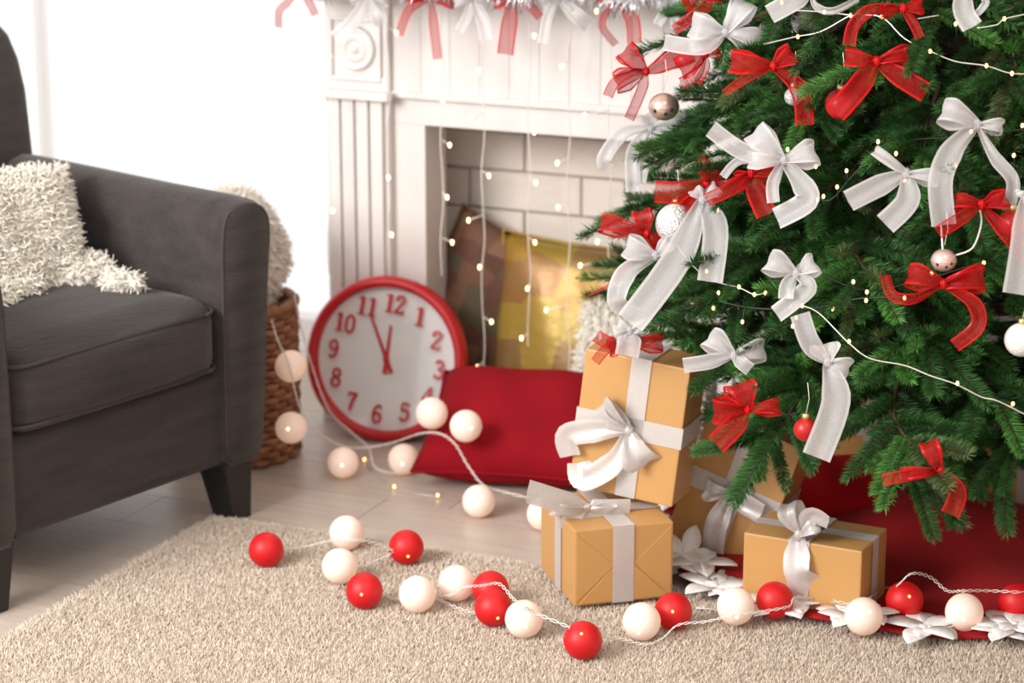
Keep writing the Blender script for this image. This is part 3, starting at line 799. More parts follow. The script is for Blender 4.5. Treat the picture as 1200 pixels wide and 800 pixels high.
# right gift in front of the tree
w4, d4, h4, y4 = .200, .125, .118, R(-27)
g4 = gift('gift_box', w4, d4, h4, place_corner((1007, 728), w4, d4, y4, 1, GZ), (0, 0, y4), 'low wide kraft gift standing on the red tree skirt',
     [('x', -.005, .036), ('y', .0, .030)],
     (Vector((-.005, -d4/2-.002, h4+.012)), (X3, Z3, -Y3), 700, [(-12, -32, 18), (20, -14, 14)], [(30, [(0, 18), (4, 44), (22, 62)], -.15), (22, [(16, -26), (36, -22)], .5)], 8))
# kraft boxes in the shade behind the tree
g5 = gift('gift_box', .26, .16, .27, UV(.96, .16, .0)+Vector((0, 0, .001)), (0, 0, R(-14)), 'large kraft gift standing behind the tree trunk', [('x', .0, .036), ('z', .13, .036)])
g6 = gift('gift_box', .24, .14, .19, UV(1.26, .12, 0)+Vector((0, 0, .001)), (0, 0, R(-32)), 'smaller kraft gift behind the tree at the right edge', [('x', .02, .036)])

# ================================================================== TREE
TX, TY = .75, 3.97
THT = 2.15
def tree_R(h):
    if h < .34: return .60 - .25*max(0, (.34-h)/.34)
    return .62*(1-(h-.34)/(THT-.25))
tree = empty('christmas_tree', (TX, TY, .02)); tag(tree, 'green artificial fir tree decorated with red and white bows', 'christmas tree')
TZ0 = .02
MB().tube([(0, 0, .05), (.004, 0, .6), (-.003, .002, 1.3), (0, 0, THT-.1)], [.026, .022, .016, .006], 10).build('trunk', 'trunk', tree)
# folding metal stand
st = MB().tube([(0, 0, .0), (0, 0, .10)], .032, 14).build('stand', 'black_leg', tree)
for k in range(3):
    a = 2*PI*k/3+.5
    MB().tube([(.03*math.cos(a), .03*math.sin(a), .03), (.13*math.cos(a), .13*math.sin(a), .008)], .007, 6).build('stand_leg', 'black_leg', st)
# sprig variants (a twig tip closely set with needles), along +x, up +z
def sprig_mesh(i, length, dens, ndl, wv):
    r = np.random.default_rng(50+i); n = int(length*dens)
    t = np.sort(r.random(n)); t[-12:] = 1.0
    bend = .10*length
    bx_ = t*length; bz = -bend*t*t + 0
    phi = r.random(n)*2*PI
    # fuller at the sides and top
    phi = np.where(r.random(n) < .55, np.where(r.random(n) < .5, 0, PI)+r.normal(0, .35, n)+.25, phi)
    fwd = np.where(t >= 1, r.uniform(.8, 1.9, n), r.uniform(.6, 1.1, n))
    dx = fwd; dy = np.cos(phi); dz = np.sin(phi)*.75+.12
    D = np.stack([dx, dy, dz], 1); D /= np.linalg.norm(D, axis=1)[:, None]
    L = ndl*(.75+.4*r.random(n))*np.where(t > .9, .8, 1)*np.where(t < .12, .8, 1)
    B = np.stack([bx_, np.zeros(n), bz], 1)
    up = np.array([0, 0, 1.])+.4*r.normal(size=(n, 3)); Sd = np.cross(D, up); Sd /= np.linalg.norm(Sd, axis=1)[:, None]
    Nn = np.cross(Sd, D)
    mid = B + D*(L*.5)[:, None] + Nn*.0006
    tip = B + D*L[:, None]; tip[:, 2] += L*.06
    Vv = np.stack([B, mid-Sd*wv, tip, mid+Sd*wv], 1).reshape(-1, 3)
    b = (np.arange(n)*4)[:, None]
    F = np.concatenate([b+np.array([[0, 1, 2]]), b+np.array([[0, 2, 3]])]); mi = np.zeros(len(F), int)
    # twig
    k = len(Vv); ts = np.linspace(-.15, .97, 4); rr = .0013; st_v = []
    for q in ts:
        c = np.array([q*length, 0, -bend*q*q if q > 0 else 0])
        for a in range(3): st_v.append(c+rr*np.array([0, math.cos(a*2*PI/3), math.sin(a*2*PI/3)]))
    F2 = []
    for q in range(3):
        for a in range(3):
            a2 = (a+1) % 3; F2.append([k+q*3+a, k+q*3+a2, k+q*3+3+a2]); F2.append([k+q*3+a, k+q*3+3+a2, k+q*3+3+a])
    return np.concatenate([Vv, np.array(st_v)]), np.concatenate([F, np.array(F2)]), np.concatenate([mi, np.ones(len(F2), int)])
VAR = []
for i in range(6):
    length = [.10, .12, .135, .11, .09, .125][i]
    LOW = sprig_mesh(i, length, 1600, .0215, .00165)
    Vv, Fv_, mi = sprig_mesh(i, length, 5400, .0215, .00078)
    mts = [['needle', 'needle_b', 'needle', 'needle_c', 'needle_b', 'needle'][i], 'bark']
    VAR.append((Vv, Fv_, mi, np_mesh('sprig', Vv, Fv_, mts, mi), length, LOW))
sprigs = []     # (branch index, matrix in tree space, variant)
branches = []
rb = random.Random(21)
def grow(pts, L):
    # branches stop short of the wall and the fireplace
    def blocked(q):
        d = Vector((q.x+TX, q.y+TY, 0))-ORG; s_, t_ = d.dot(U), d.dot(V)
        return t_ > .245 or (s_ < .95 and t_ > -.04 and q.z < 1.1)
    for _ in range(14):
        if not blocked(pts[3]): break
        pts = [pts[0]] + [Vector((q.x*.93, q.y*.93, q.z)) for q in pts[1:]]; L *= .93
    path = crom(pts, 4); bi = len(branches); branches.append(path)
    npair = max(3, int(L/.062))
    def addsp(t, side, scl, lift):
        f = t*(len(path)-1); i0 = min(int(f), len(path)-2); p = path[i0].lerp(path[i0+1], f-i0); tg = (path[i0+1]-path[i0]).normalized()
        lat = tg.cross(Vector((0, 0, 1))).normalized(); up_ = lat.cross(tg)
        ang = side*rb.uniform(.6, 1.05)
        dirn = (tg*math.cos(ang)+lat*math.sin(ang)+up_*lift).normalized()
        if side == 0: dirn = (tg+up_*lift).normalized()
        zax = (up_ - dirn*up_.dot(dirn)).normalized(); yax = zax.cross(dirn)
        mx_ = Matrix.Rotation(rb.uniform(-.5, .5), 3, dirn) @ Matrix((dirn, yax, zax)).transposed()
        tipw = p+dirn*.12*scl
        if (tipw.x+TX < .28 and tipw.z < .44 and tipw.y+TY < 3.86) or (tipw.x+TX < .29 and tipw.z < .34 and tipw.y+TY < 4.0) or (tipw.x+TX < .60 and tipw.z < .20): return
        sprigs.append((bi, p.copy(), mx_, scl, rb.choice((0, 0, 1, 2, 2, 3, 4, 5))))
    addsp(.97, 0, rb.uniform(1.0, 1.2), rb.uniform(-.25, .15))
    for q in range(npair):
        t = .30+.64*(q+.5)/npair
        for side in (-1, 1):
            addsp(min(.96, t+rb.uniform(-.03, .03)), side, rb.uniform(.85, 1.15)*(1.25-.35*t), rb.uniform(-.35, .30))
        if q % 2 == 0: addsp(min(.95, t+.03), rb.choice((-.4, .4)), rb.uniform(.8, 1.1), rb.uniform(.3, .7))
z = .40; lev = 0
while z < THT-.08:
    Rr = tree_R(z)
    nb_ = max(4, int(5+13*Rr/.62))
    for k in range(nb_):
        a = 2*PI*(k+rb.uniform(-.22, .22))/nb_ + lev*.71
        L = Rr*rb.uniform(.84, 1.04)
        zz = z+rb.uniform(-.03, .03)
        droop = -.09*L/.6 if z > .5 else rb.uniform(-.10, -.02)
        if z < .50 and math.cos(a) < -.35: droop = rb.uniform(-.02, .03); L *= .90
        d2 = Vector((math.cos(a), math.sin(a), 0)); sd = Vector((-math.sin(a), math.cos(a), 0))
        p0 = d2*.012+Vector((0, 0, zz)); p1 = d2*(L*.45)+Vector((0, 0, zz+.035*L/.6)); p2 = d2*(L*.8)+Vector((0, 0, zz+droop*.5))+sd*rb.uniform(-.03, .03)
        p3 = d2*L+Vector((0, 0, zz+droop))+sd*rb.uniform(-.05, .05)
        grow([p0, p1, p2, p3], L)
    z += .088 if z < 1.1 else .105; lev += 1
for (px, py, Yd) in [(1068, 572, 3.50), (1120, 548, 3.50), (1170, 520, 3.48), (1215, 510, 3.5), (890, 530, 3.66), (868, 500, 3.70), (915, 500, 3.62)]:
    tip = P(px, py, Yd)-Vector((TX, TY, TZ0)); d2 = Vector((tip.x, tip.y, 0)); L = d2.length
    grow([d2*.03+Vector((0, 0, .34)), d2*.45+Vector((0, 0, .37)), d2*.8+Vector((0, 0, (tip.z+.37)*.5+.03)), tip], L)
bobj = []
for path in branches:
    n_ = len(path); bobj.append(MB().tube(path, [.0065*(1-.72*i/(n_-1)) for i in range(n_)], 5).build('branch', 'bark', tree))
troot = Vector((TX, TY, TZ0))
def sc_key(s):
    p = troot+s[1]; d = p-C0; zc = d.dot(FW); x = 600+FPX*d.x/zc; y = 400-FPX*d.dot(UP)/zc
    inside = -20 < x < 1220 and -20 < y < 820
    rad = math.hypot(s[1].x, s[1].y)
    facing = -(s[1].y*1.0 + s[1].x*-.0)/max(.05, rad)
    return (0 if inside else 10) + zc - .5*facing*0 - .4*rad/max(.1, tree_R(s[1].z))
order = sorted(range(len(sprigs)), key=lambda i: sc_key(sprigs[i]))
near = set(order[:300]); dense = set(order[:1000])
print('tris in foliage', sum(len(VAR[sprigs[i][4]][1]) if i in dense else len(VAR[sprigs[i][4]][5][1]) for i in range(len(sprigs)) if i not in near))
accV, accF, accM = [], [], []; off = 0
MIX = {'needle': 0, 'needle_b': 1, 'needle_c': 2}
vm = [0, 1, 0, 2, 1, 0]
for i, (bi, p, mx_, scl, va) in enumerate(sprigs):
    Vv, Fv_, mi, me_, length, LOW = VAR[va]
    if i in near:
        o = link('sprig', me_, bobj[bi]); o.matrix_local = Matrix.Translation(p) @ mx_.to_4x4() @ Matrix.Scale(scl, 4)
    else:
        A = np.array(mx_)*scl
        if i not in dense: Vv, Fv_, mi = LOW
        accV.append(Vv @ A.T + np.array(p)); accF.append(Fv_+off); off += len(Vv)
        accM.append(np.where(mi == 1, 3, vm[va]))
fo = link('foliage', np_mesh('foliage', np.concatenate(accV), np.concatenate(accF), ['needle', 'needle_b', 'needle_c', 'bark'], np.concatenate(accM)), tree); fo['kind'] = 'stuff'
print('sprigs', len(sprigs), 'branches', len(branches))

def on_tree(x, y, push=.0):
    """where the line of sight first meets the tree's outer shape"""
    r = ray(x, y); best = None; bd = 9
    t = 2.9
    while t < 5:
        p = C0 + r*t; d = math.hypot(p.x-TX, p.y-TY) - tree_R(p.z-TZ0)
        if d < 0: best = p; break
        if d < bd: bd = d; cl = p
        t += .004
    if best is None: best = cl
    return best - r.normalized()*push

# ================================================================== TREE SKIRT
sk = empty('tree_skirt', (TX-.01, 4.0, .0)); tag(sk, 'round red felt tree skirt edged with white felt flowers', 'tree skirt')
SR = .515
def skz(r, a):
    k = r/SR
    return .0205 + .085*max(0, 1-k*2.2)**1.0*(1 if k < .46 else 1) + .004*k*(1+math.sin(9*a+1)) + (.018*math.exp(-((k-.6)/.18)**2)*(1+math.sin(5*a+2))*.5)
rings = []
for th in (0, -.0025):
    rs = [.045, .07, .11, .16, .21, .27, .33, .39, .44, .48, SR]
    if th: rs = rs[::-1]
    for r_ in rs: rings.append([Vector((r_*math.cos(2*PI*i/96), r_*math.sin(2*PI*i/96), skz(r_, 2*PI*i/96)+th)) for i in range(96)])
MB().loft(rings, caps=False).build('felt', 'red_felt', sk)
def flower(scale, seed):
    r = random.Random(seed); mb = MB()
    for k in range(5):
        a = 2*PI*k/5+r.uniform(-.12, .12); L = .050*scale*r.uniform(.9, 1.12); wmax = .0150*scale
        ring_t, ring_b = [], []
        d = Vector((math.cos(a), math.sin(a), 0)); s_ = Vector((-math.sin(a), math.cos(a), 0))
        lift = r.uniform(.05, .30)
        L1, R1 = [], []
        for i in range(8):
            t = i/7; wv = wmax*math.sin(PI*min(1, (.10+.90*t)**1.15))**.8 if t < 1 else .0006
            c = d*(L*t)+Vector((0, 0, .002+lift*L*t*(1-.55*t)))
            L1.append(c+s_*wv+Vector((0, 0, .25*wv))); R1.append(c-s_*wv+Vector((0, 0, .25*wv)))
        mid = [(a_+b_)/2-Vector((0, 0, .0015)) for a_, b_ in zip(L1, R1)]
        rr = [[L1[i], mid[i], R1[i], R1[i]-Vector((0, 0, .0018)), mid[i]-Vector((0, 0, .0018)), L1[i]-Vector((0, 0, .0018))] for i in range(8)]
        mb.loft(rr)
    mb.sphere((0, 0, .004), .006*scale, 8, 6, sq=(1, 1, .6))
    return mb.mesh('felt_flower', 'white_felt')
fm = [flower(1.0, i) for i in range(5)]
nfl = 52
for k in range(nfl):
    a = 2*PI*k/nfl + .05*math.sin(k*3.1)
    for lay in range(2 if k % 3 == 0 else 1):
        rr_ = SR-.010-.022*lay+.010*math.sin(k*2.3)
        o = link('felt_flower', fm[(k+lay) % 5], sk); o.location = (rr_*math.cos(a+lay*.05), rr_*math.sin(a+lay*.05), skz(rr_, a)+.004+.004*lay)
        o.rotation_euler = (0, 0, k*1.3+lay); s_ = 1.12+.2*math.sin(k*1.9); o.scale = (s_, s_, s_)
# three flowers on the lifted hem beside the lower gift
for (px, py, Yd, rx, ry, rz, sc_) in [(802, 652, 3.80, -62, 10, 20, 1.15), (838, 692, 3.72, -50, -12, 75, 1.1), (848, 722, 3.64, -20, 5, 130, 1.0)]:
    p = P(px, py, Yd); o = link('felt_flower', fm[1], sk); o.location = p - Vector(sk.location); o.rotation_euler = (R(-rx), R(ry), R(rz)); o.scale = (sc_,)*3

# red cushion in the shade behind the low gift
pillow('red_cushion', .24, .18, .075, 'red_cushion_bright', G(985, 590, .05)+Vector((0, .03, .018)), (R(-72), 0, R(-10)), 'bright red cushion lying behind the low wide gift')

# ================================================================== BALL LIGHTS
BRD = .030
ballm = {c: MB().sphere((0, 0, 0), BRD, 28, 18).mesh('ball_'+c, 'ball_'+c) for c in ('white', 'red')}
ledm = {'white': MB().sphere((0, 0, 0), .0028, 8, 6).mesh('led_white', 'led_ball'), 'red': MB().sphere((0, 0, 0), .0028, 8, 6).mesh('led_red', 'led_red')}
def ball_string(name, label, balls, wires, zf):
    first = balls[0][3] if len(balls[0]) > 3 and isinstance(balls[0][3], Vector) else G(balls[0][0], balls[0][1], zf+BRD)
    root = empty(name, (first.x, first.y, 0)); tag(root, label, 'string lights', 'ball light strings')
    base = Vector(root.location)
    for b in balls:
        x, y, c = b[0], b[1], b[2]
        p = b[3] if len(b) > 3 else G(x, y, zf+BRD)
        o = link('ball', ballm[c], root); o.location = p-base; o['label'] = c+' cotton ball light'
        if len(b) > 4 and b[4]:
            # the lamp inside shows through the shell as a small hot spot
            dx, dy = b[4]; d = (RT*dx + UP*(-dy) - FW*math.sqrt(max(.05, 1-dx*dx-dy*dy))).normalized()
            l = link('led', ledm[c], o); l.location = d*(BRD-.0012)
    for pts, rr in wires:
        path = crom([p-base for p in pts], 10)
        for ph in (0, PI):
            q = []
            for i, p in enumerate(path):
                t = path[min(i+1, len(path)-1)]-path[max(i-1, 0)]; n1 = t.orthogonal().normalized() if t.length else Vector((1, 0, 0)); n2 = Vector((0, 0, 1))
                q.append(p + n2*(.0020*math.cos(i*1.1+ph)) + Vector((0, 1, 0))*(.0018*math.sin(i*1.1+ph)) + Vector((1, 0, 0))*.0012*math.sin(i*1.1+ph+.8))
            MB().tube(q, .00085, 5).build('wire', rr, root)
def gp(x, y, z=.03): return G(x, y, z+RUGZ-.004)
front = [(312, 644, 'red'), (406, 624, 'white'), (398, 663, 'white', None, (-.05, .1)), (476, 641, 'red', None, (.15, .45)), (427, 692, 'red', None, (-.1, .1)), (489, 696, 'white', None, (-.1, -.3)),
         (535, 683, 'white'), (575, 690, 'red'), (578, 712, 'red', None, (.25, .45)), (614, 725, 'white', None, (.1, .3)), (683, 750, 'red', None, (-.1, -.45)), (752, 728, 'white', None, (-.2, .5)), (789, 716, 'red', None, (-.1, -.1)),
         (862, 710, 'white', None, (0, .5)), (908, 703, 'red'), (1012, 722, 'white', None, (.2, -.35)), (1060, 703, 'red', None, (.1, -.3)), (1130, 717, 'white', None, (-.2, .3)), (1192, 705, 'red')]
ZF = RUGZ - .004
front = [(b[0], b[1], b[2], G(b[0], b[1], ZF+BRD+(.008 if b[0] > 830 else 0)), b[4] if len(b) > 4 else None) for b in front]
fw = [
    ([gp(330, 645, .02), gp(360, 640, .018), gp(385, 634, .045), gp(410, 632, .062), gp(440, 636, .05), gp(462, 646, .03)], 'clear_wire'),
    ([gp(468, 644, .03), gp(445, 655, .015), gp(425, 665, .012), gp(412, 664, .03)], 'clear_wire'),
    ([gp(446, 694, .012), gp(460, 702, .006), gp(476, 699, .02)], 'clear_wire'),
    ([gp(505, 698, .012), gp(530, 697, .03), gp(545, 688, .064), gp(565, 686, .066), gp(585, 684, .066), gp(600, 700, .06), gp(612, 710, .066), gp(632, 720, .05), gp(668, 735, .055)], 'clear_wire'),
    ([gp(512, 701, .012), gp(535, 712, .006), gp(560, 718, .006), gp(572, 706, .02)], 'clear_wire'),
    ([gp(700, 746, .02), gp(725, 748, .008), gp(755, 755, .006), gp(776, 748, .01), gp(795, 732, .03), gp(828, 728, .035), gp(862, 720, .065), gp(895, 716, .066), gp(925, 710, .064), gp(932, 700, .05), gp(965, 702, .03), gp(998, 708, .055), gp(1012, 704, .064)], 'clear_wire'),
    ([gp(1014, 704, .062), gp(1035, 690, .02), gp(1050, 687, .062), gp(1068, 672, .09), gp(1090, 676, .07), gp(1110, 692, .05), gp(1128, 692, .068), gp(1160, 692, .06), gp(1200, 694, .06), gp(1240, 696, .03)], 'clear_wire'),
]
ball_string('ball_light_string', 'string of red and white ball lights strewn over the beige rug and tree skirt', front, fw, ZF)
back = [(341, 429, 'white', P(341, 429, 4.30), None), (341, 501, 'white', P(341, 501, 4.31), (-.1, .05)), (402, 542, 'white', G(402, 542, BRD), (0, .1)), (473, 538, 'white', G(473, 538, BRD), (-.05, .25)),
        (506, 484, 'white', P(506, 484, 4.29), (0, -.1)), (546, 499, 'white', P(546, 499, 4.235), (.35, .1)), (561, 587, 'white', G(561, 587, BRD), None), (637, 602, 'white', G(637, 602, BRD), None)]
bwz = [([P(318, 375, 4.28), P(326, 400, 4.27), P(338, 425, 4.265), P(345, 455, 4.27), P(352, 478, 4.30), P(372, 505, 4.34), P(400, 522, 4.38), P(430, 524, 4.40), P(462, 518, 4.36), P(492, 508, 4.26), P(515, 508, 4.23), P(533, 520, 4.21), P(548, 545, 4.19), P(566, 568, 4.16), P(590, 576, 4.15), P(640, 588, 4.10)], 'clear_wire'),
       ([P(345, 345, 4.42), P(352, 380, 4.42), P(366, 430, 4.42), P(385, 480, 4.43), P(410, 505, 4.44), P(432, 525, 4.42), P(440, 548, 4.36), P(470, 556, 4.36)], 'clear_wire')]
ball_string('ball_light_string', 'string of white ball lights trailing from the basket past the red clock', back, bwz, 0)
# a spare ball of the hidden string behind the red cushion
hb = [(985, 548, 'white', P(985, 546, 4.33), None)]
ball_string('ball_light_string', 'white ball light resting behind the bright red cushion', hb, [([P(985, 556, 4.32), P(960, 566, 4.28), P(940, 570, 4.26)], 'clear_wire')], 0)

# ================================================================== FAIRY LIGHTS
ledb = MB().sphere((0, 0, 0), .0026, 8, 6, sq=(1, 1, 1.4)).mesh('bulb', 'led')
ledw = MB().sphere((0, 0, 0), .0030, 8, 6, sq=(1, 1, 1.7)).mesh('bulb', 'led_white')
def fairy(name, label, paths, bulbs, wire, rad, bulbmesh, group, stems=None):
    root = empty(name, paths[0][0]); tag(root, label, 'string lights', group); base = Vector(root.location)
    for pts in paths:
        MB().tube(crom([p-base for p in pts], 5), rad, 5).build('wire', wire, root)
    for b in bulbs:
        o = link('bulb', bulbmesh, root); o.location = b-base
    for (a, b) in (stems or []):
        MB().tube([a-base, b-base], .0010, 5).build('bulb_stem', wire, root)
    return root
T = lambda x, y, p=.02: on_tree(x, y, p)
fairy('fairy_lights', 'silver wire fairy lights draped across the upper tree branches',
      [[T(925, 12), T(965, 14), T(1000, 18), T(1033, 20), T(1060, 45), T(1090, 60), T(1120, 72), T(1155, 77), T(1185, 86), T(1215, 86)], [T(895, 52), T(933, 43), T(962, 37), T(997, 18), T(1010, 17)], [T(1075, 22), T(1100, 18)], [T(1145, 33), T(1168, 29), T(1178, 22), T(1210, 15)]],
      [T(*q, .024) for q in [(966, 14), (997, 18), (1033, 20), (935, 43), (1090, 60), (1156, 77), (1177, 22), (916, 3), (1186, 86)]], 'wire', .0012, ledb, 'fairy lights on the tree')
fairy('fairy_lights', 'silver wire fairy lights running down across the middle of the tree',
      [[T(778, 250), T(795, 290), T(828, 325), T(866, 337), T(884, 345), T(897, 343)], [T(940, 358), T(960, 367), T(995, 402), T(1020, 420), T(1060, 428), T(1090, 440), T(1120, 450), T(1150, 465), T(1170, 470), T(1210, 490)]],
      [T(*q, .024) for q in [(828, 318), (866, 336), (884, 345), (897, 343), (940, 358), (995, 400), (1122, 449), (790, 256), (1187, 473)]], 'wire', .0012, ledb, 'fairy lights on the tree')
dl_ = [(842, 343), (836, 361), (870, 377), (933, 372), (929, 382), (976, 362), (1015, 352), (808, 330)]
fairy('fairy_lights', 'dark cable of tiny lights strung through the tree below the white bows',
      [[T(790, 338, .0), T(830, 348, .0), T(860, 357, .0), T(900, 362, .0), T(960, 360, .0), T(1005, 350, .0), T(1060, 348, 0)]], [T(*q, .012) for q in dl_], 'dark_wire', .0016, ledb, 'fairy lights on the tree',
      [(T(q[0], q[1], .012), T(q[0]+4, 352, .0)) for q in dl_])
dl2 = [(923, 175), (956, 195), (965, 230), (958, 234), (981, 219), (992, 200), (1029, 166), (1050, 180), (1060, 211), (1138, 154), (1120, 194), (1188, 182), (1198, 147), (842, 246), (1092, 320), (1060, 349), (1153, 308), (1016, 342), (1000, 330), (1120, 28)]
fairy('fairy_lights', 'dark cable of tiny lights winding deep between the upper branches',
      [[T(880, 180, -.03), T(923, 178, -.03), T(965, 235, -.03), T(1000, 205, -.03), T(1040, 168, -.03), T(1138, 160, -.03), T(1205, 150, -.03)], [T(960, 320, -.03), T(1016, 340, -.03), T(1092, 325, -.03), T(1153, 310, -.03), T(1215, 330, -.03)]],
      [T(*q, .01) for q in dl2], 'dark_wire', .0014, ledb, 'fairy lights on the tree', [(T(q[0], q[1], .01), T(q[0]+2, q[1]+22, -.02)) for q in dl2])
# curtain lights hanging from the mantel
def hang(px, y_end, bulbs, label, push):
    def ppl(x, y, t):      # pixel -> plane parallel to the fireplace
        r = ray(x, y); O = ORG+V*t; k = (O-C0).dot(V)/r.dot(V); return C0+r*k
    top = ppl(px, -32, push); path = [top]
    for yy in range(0, y_end, 40): path.append(ppl(px+2.0*math.sin(yy*.05+px), yy, push))
    path.append(ppl(px, y_end, push))
    bl = []; st_ = []
    for (x, y) in bulbs:
        b = ppl(x, y, push-.006); bl.append(b); st_.append((b, ppl(px, y-6, push)))
    fairy('curtain_light_strand', label, [path], bl, 'clear_wire',   .0011, ledw, 'light strands hanging from the mantel', st_)
hang(386, 320, [(400, 70), (385, 125), (390, 247)], 'clear strand of warm lights hanging before the fluted pilaster', .035)
hang(455, 318, [(465, 38), (450, 95), (455, 208), (459, 275)], 'clear strand of warm lights hanging at the pilaster edge above the clock', .05)
hang(518, 322, [(519, 118), (527, 170), (524, 231), (530, 284)], 'clear strand of lights hanging at the left side of the firebox', .06)
hang(566, 440, [(561, 83), (551, 139), (573, 206), (549, 258), (562, 313), (576, 377), (559, 430)], 'clear strand of lights hanging over the left edge of gold cushion', .06)
hang(620, 405, [(626, 42), (626, 155), (628, 214), (627, 284), (618, 338), (611, 396)], 'clear strand of lights hanging over the centre of gold cushion', .06)
hang(666, 450, [(658, 78), (653, 191), (654, 243), (640, 363), (640, 446)], 'clear strand of lights hanging over the right part of gold cushion', .06)
hang(714, 320, [(699, 13), (685, 135), (700, 283), (680, 311), (740, 9)], 'clear strand of lights hanging nearest the tree', .055)
fl = [(427, 538), (462, 570), (513, 580)]
fairy('fairy_lights', 'thin wire of tiny yellow lights lying on the floor before the clock', [[G(405, 530, .003), G(427, 541, .003), G(462, 572, .003), G(513, 582, .003)]], [G(x, y, .006) for x, y in fl], 'wire', .0007, ledb, 'fairy lights on the floor')

# ================================================================== MANTEL GARLAND
gar = empty('tinsel_garland', UV(.305, .02, .935), (0, 0, -ANG)); tag(gar, 'silver tinsel garland along the front of the mantel shelf', 'garland')
gpth = [Vector((-.58+1.16*i/40, -.01, .012*math.sin(i*.9)-.006)) for i in range(41)]
MB().tube(gpth, .006, 6).build('core', 'tinsel', gar)
n = 5200; t = rng.random(n)*40; i0 = np.minimum(t.astype(int), 39)
gp_ = np.array([tuple(p) for p in gpth]); pts = gp_[i0]+(gp_[i0+1]-gp_[i0])*(t-i0)[:, None]
nn = rng.normal(size=(n, 3)); nn[:, 1] = -np.abs(nn[:, 1])*.6; nn /= np.linalg.norm(nn, axis=1)[:, None]
tufts('tinsel', pts, nn, gar, 'tinsel', .040, .0016, .5, .5, 6)

# ================================================================== BOWS
def bow_at(name, kx, ky, loops, tails, color, label, group, pos=None, seed=0, push=.035, knot=.009):
    p = pos if pos is not None else on_tree(kx, ky, push+.03)
    zc = (p-C0).dot(FW); s = FPX/zc
    root = empty(name, p); tag(root, label, 'bow', group)
    lp = [(x-kx, y-ky, w_) for (x, y, w_) in loops]
    tls = [tuple([w_, [(x-kx, y-ky) for x, y in pts]] + list(rest)) for (w_, pts, *rest) in tails]
    mats = ['org_red', 'org_red_edge'] if color == 'red' else ['org_white', 'org_white_edge']
    make_bow(root, s, lp, tls, mats, (RT, UP, -FW), seed, knot)
    return root
TG = 'bows tied on the tree'
R_ = lambda *a, **k: bow_at('ribbon_bow', *a[:-1], 'red', a[-1], TG, **k)
W_ = lambda *a, **k: bow_at('ribbon_bow', *a[:-1], 'white', a[-1], TG, **k)
R_(757, 84, [(733, 60, 24), (806, 62, 22), (724, 96, 22)], [(13, [(752, 105), (737, 140)]), (12, [(735, 88), (720, 98), (712, 113)])], 'red bow at the outer tree tip above the copper bell', seed=1)
R_(826, 64, [(798, 80, 24), (842, 58, 14)], [(14, [(815, 88), (797, 99)]), (10, [(826, 80), (816, 98)])], 'red bow half hidden under the long white ribbon near the tree top', seed=2, push=.01)
R_(818, -4, [(803, 6, 14), (845, -10, 20)], [(13, [(830, 4), (812, 20), (790, 35)])], 'red bow cut by the top edge left of the white bow', seed=3)
R_(906, 78, [(860, 72, 26), (928, 62, 22)], [(13, [(880, 88), (848, 110)], .9), (22, [(932, 100), (941, 122), (942, 147)], .1)], 'red bow with one long curved tail beside the glass bauble', seed=4)
R_(1058, 10, [(1034, 14, 14), (1080, 8, 18)], [(15, [(1020, 13), (1000, 30), (994, 54)], .1), (11, [(1068, 28), (1076, 46)], .3)], 'red bow on the fairy light wire at the top of the tree', seed=5)
R_(1027, 72, [(993, 67, 20), (1062, 64, 18)], [(27, [(1004, 103), (978, 133)], .1), (24, [(1058, 94), (1083, 110)], .1)], 'red bow with two wide spreading tails over a red bauble', seed=6)
R_(828, 216, [(836, 191, 30), (802, 240, 14)], [(26, [(795, 226), (767, 225)], .05), (20, [(850, 222), (872, 212)], .2)], 'red bow with a straight ribbon end left of the central white bow', seed=7, push=.05)
R_(880, 203, [(907, 202, 16), (866, 212, 18)], [(25, [(888, 230), (897, 252)], .1), (16, [(855, 222), (827, 235)], .2)], 'red bow tucked under the large central white bow', seed=8, push=.06)
R_(758, 274, [(708, 262, 20), (752, 248, 20), (774, 285, 20)], [(6, [(742, 300), (718, 330), (690, 346)], 1.0)], 'red bow at the left outer tip above the white fluffy cushion', seed=9)
R_(738, 401, [(774, 402, 20), (715, 408, 18)], [(16, [(715, 402), (698, 393)], .4), (12, [(712, 408), (697, 424)], .3)], 'red bow behind a small white satin bow above the tall gift', seed=10, push=.02)
R_(1150, 240, [(1122, 236, 18), (1178, 232, 20)], [(16, [(1122, 258), (1097, 273)], .2), (18, [(1178, 275), (1203, 302)], .2)], 'red bow with spread tails over the hanging pink bell', seed=11)
R_(1105, 333, [(1067, 322, 24), (1150, 326, 28)], [(13, [(1070, 350), (1045, 346), (1037, 322)], .2), (18, [(1138, 355), (1143, 382), (1117, 405)], .5)], 'red bow with curled tails directly under the pink bell', seed=12)
R_(876, 480, [(866, 451, 30), (911, 477, 18), (839, 481, 26)], [(26, [(858, 500), (838, 520)], .1)], 'red bow on the low branch above the tilted gift', seed=13)
R_(1102, 552, [(1089, 520, 20), (1060, 555, 14)], [(14, [(1062, 556), (1033, 562)], .3), (22, [(1120, 576), (1112, 602)], .1)], 'red bow on the lowest front branch above the tree skirt', seed=14, push=.10)
W_(850, 38, [(873, 4, 26), (888, 50, 28), (813, 29, 26)], [(20, [(822, 56), (778, 50)], .2)], 'white organza bow with a ribbon end reaching left at the tree top', seed=15)
W_(950, -12, [(930, -20, 20), (975, -18, 20)], [(24, [(930, 2), (901, 18)], .2), (9, [(955, 8), (975, 14), (1005, 0)], .5)], 'white bow hanging in from the top edge above the fairy lights', seed=16)
W_(1130, -20, [(1110, -28, 20), (1155, -26, 20)], [(25, [(1128, 12), (1137, 33)], .1), (9, [(1152, 0), (1150, 10), (1140, 20)], .5)], 'white bow hanging in from the top edge at the far right', seed=17)
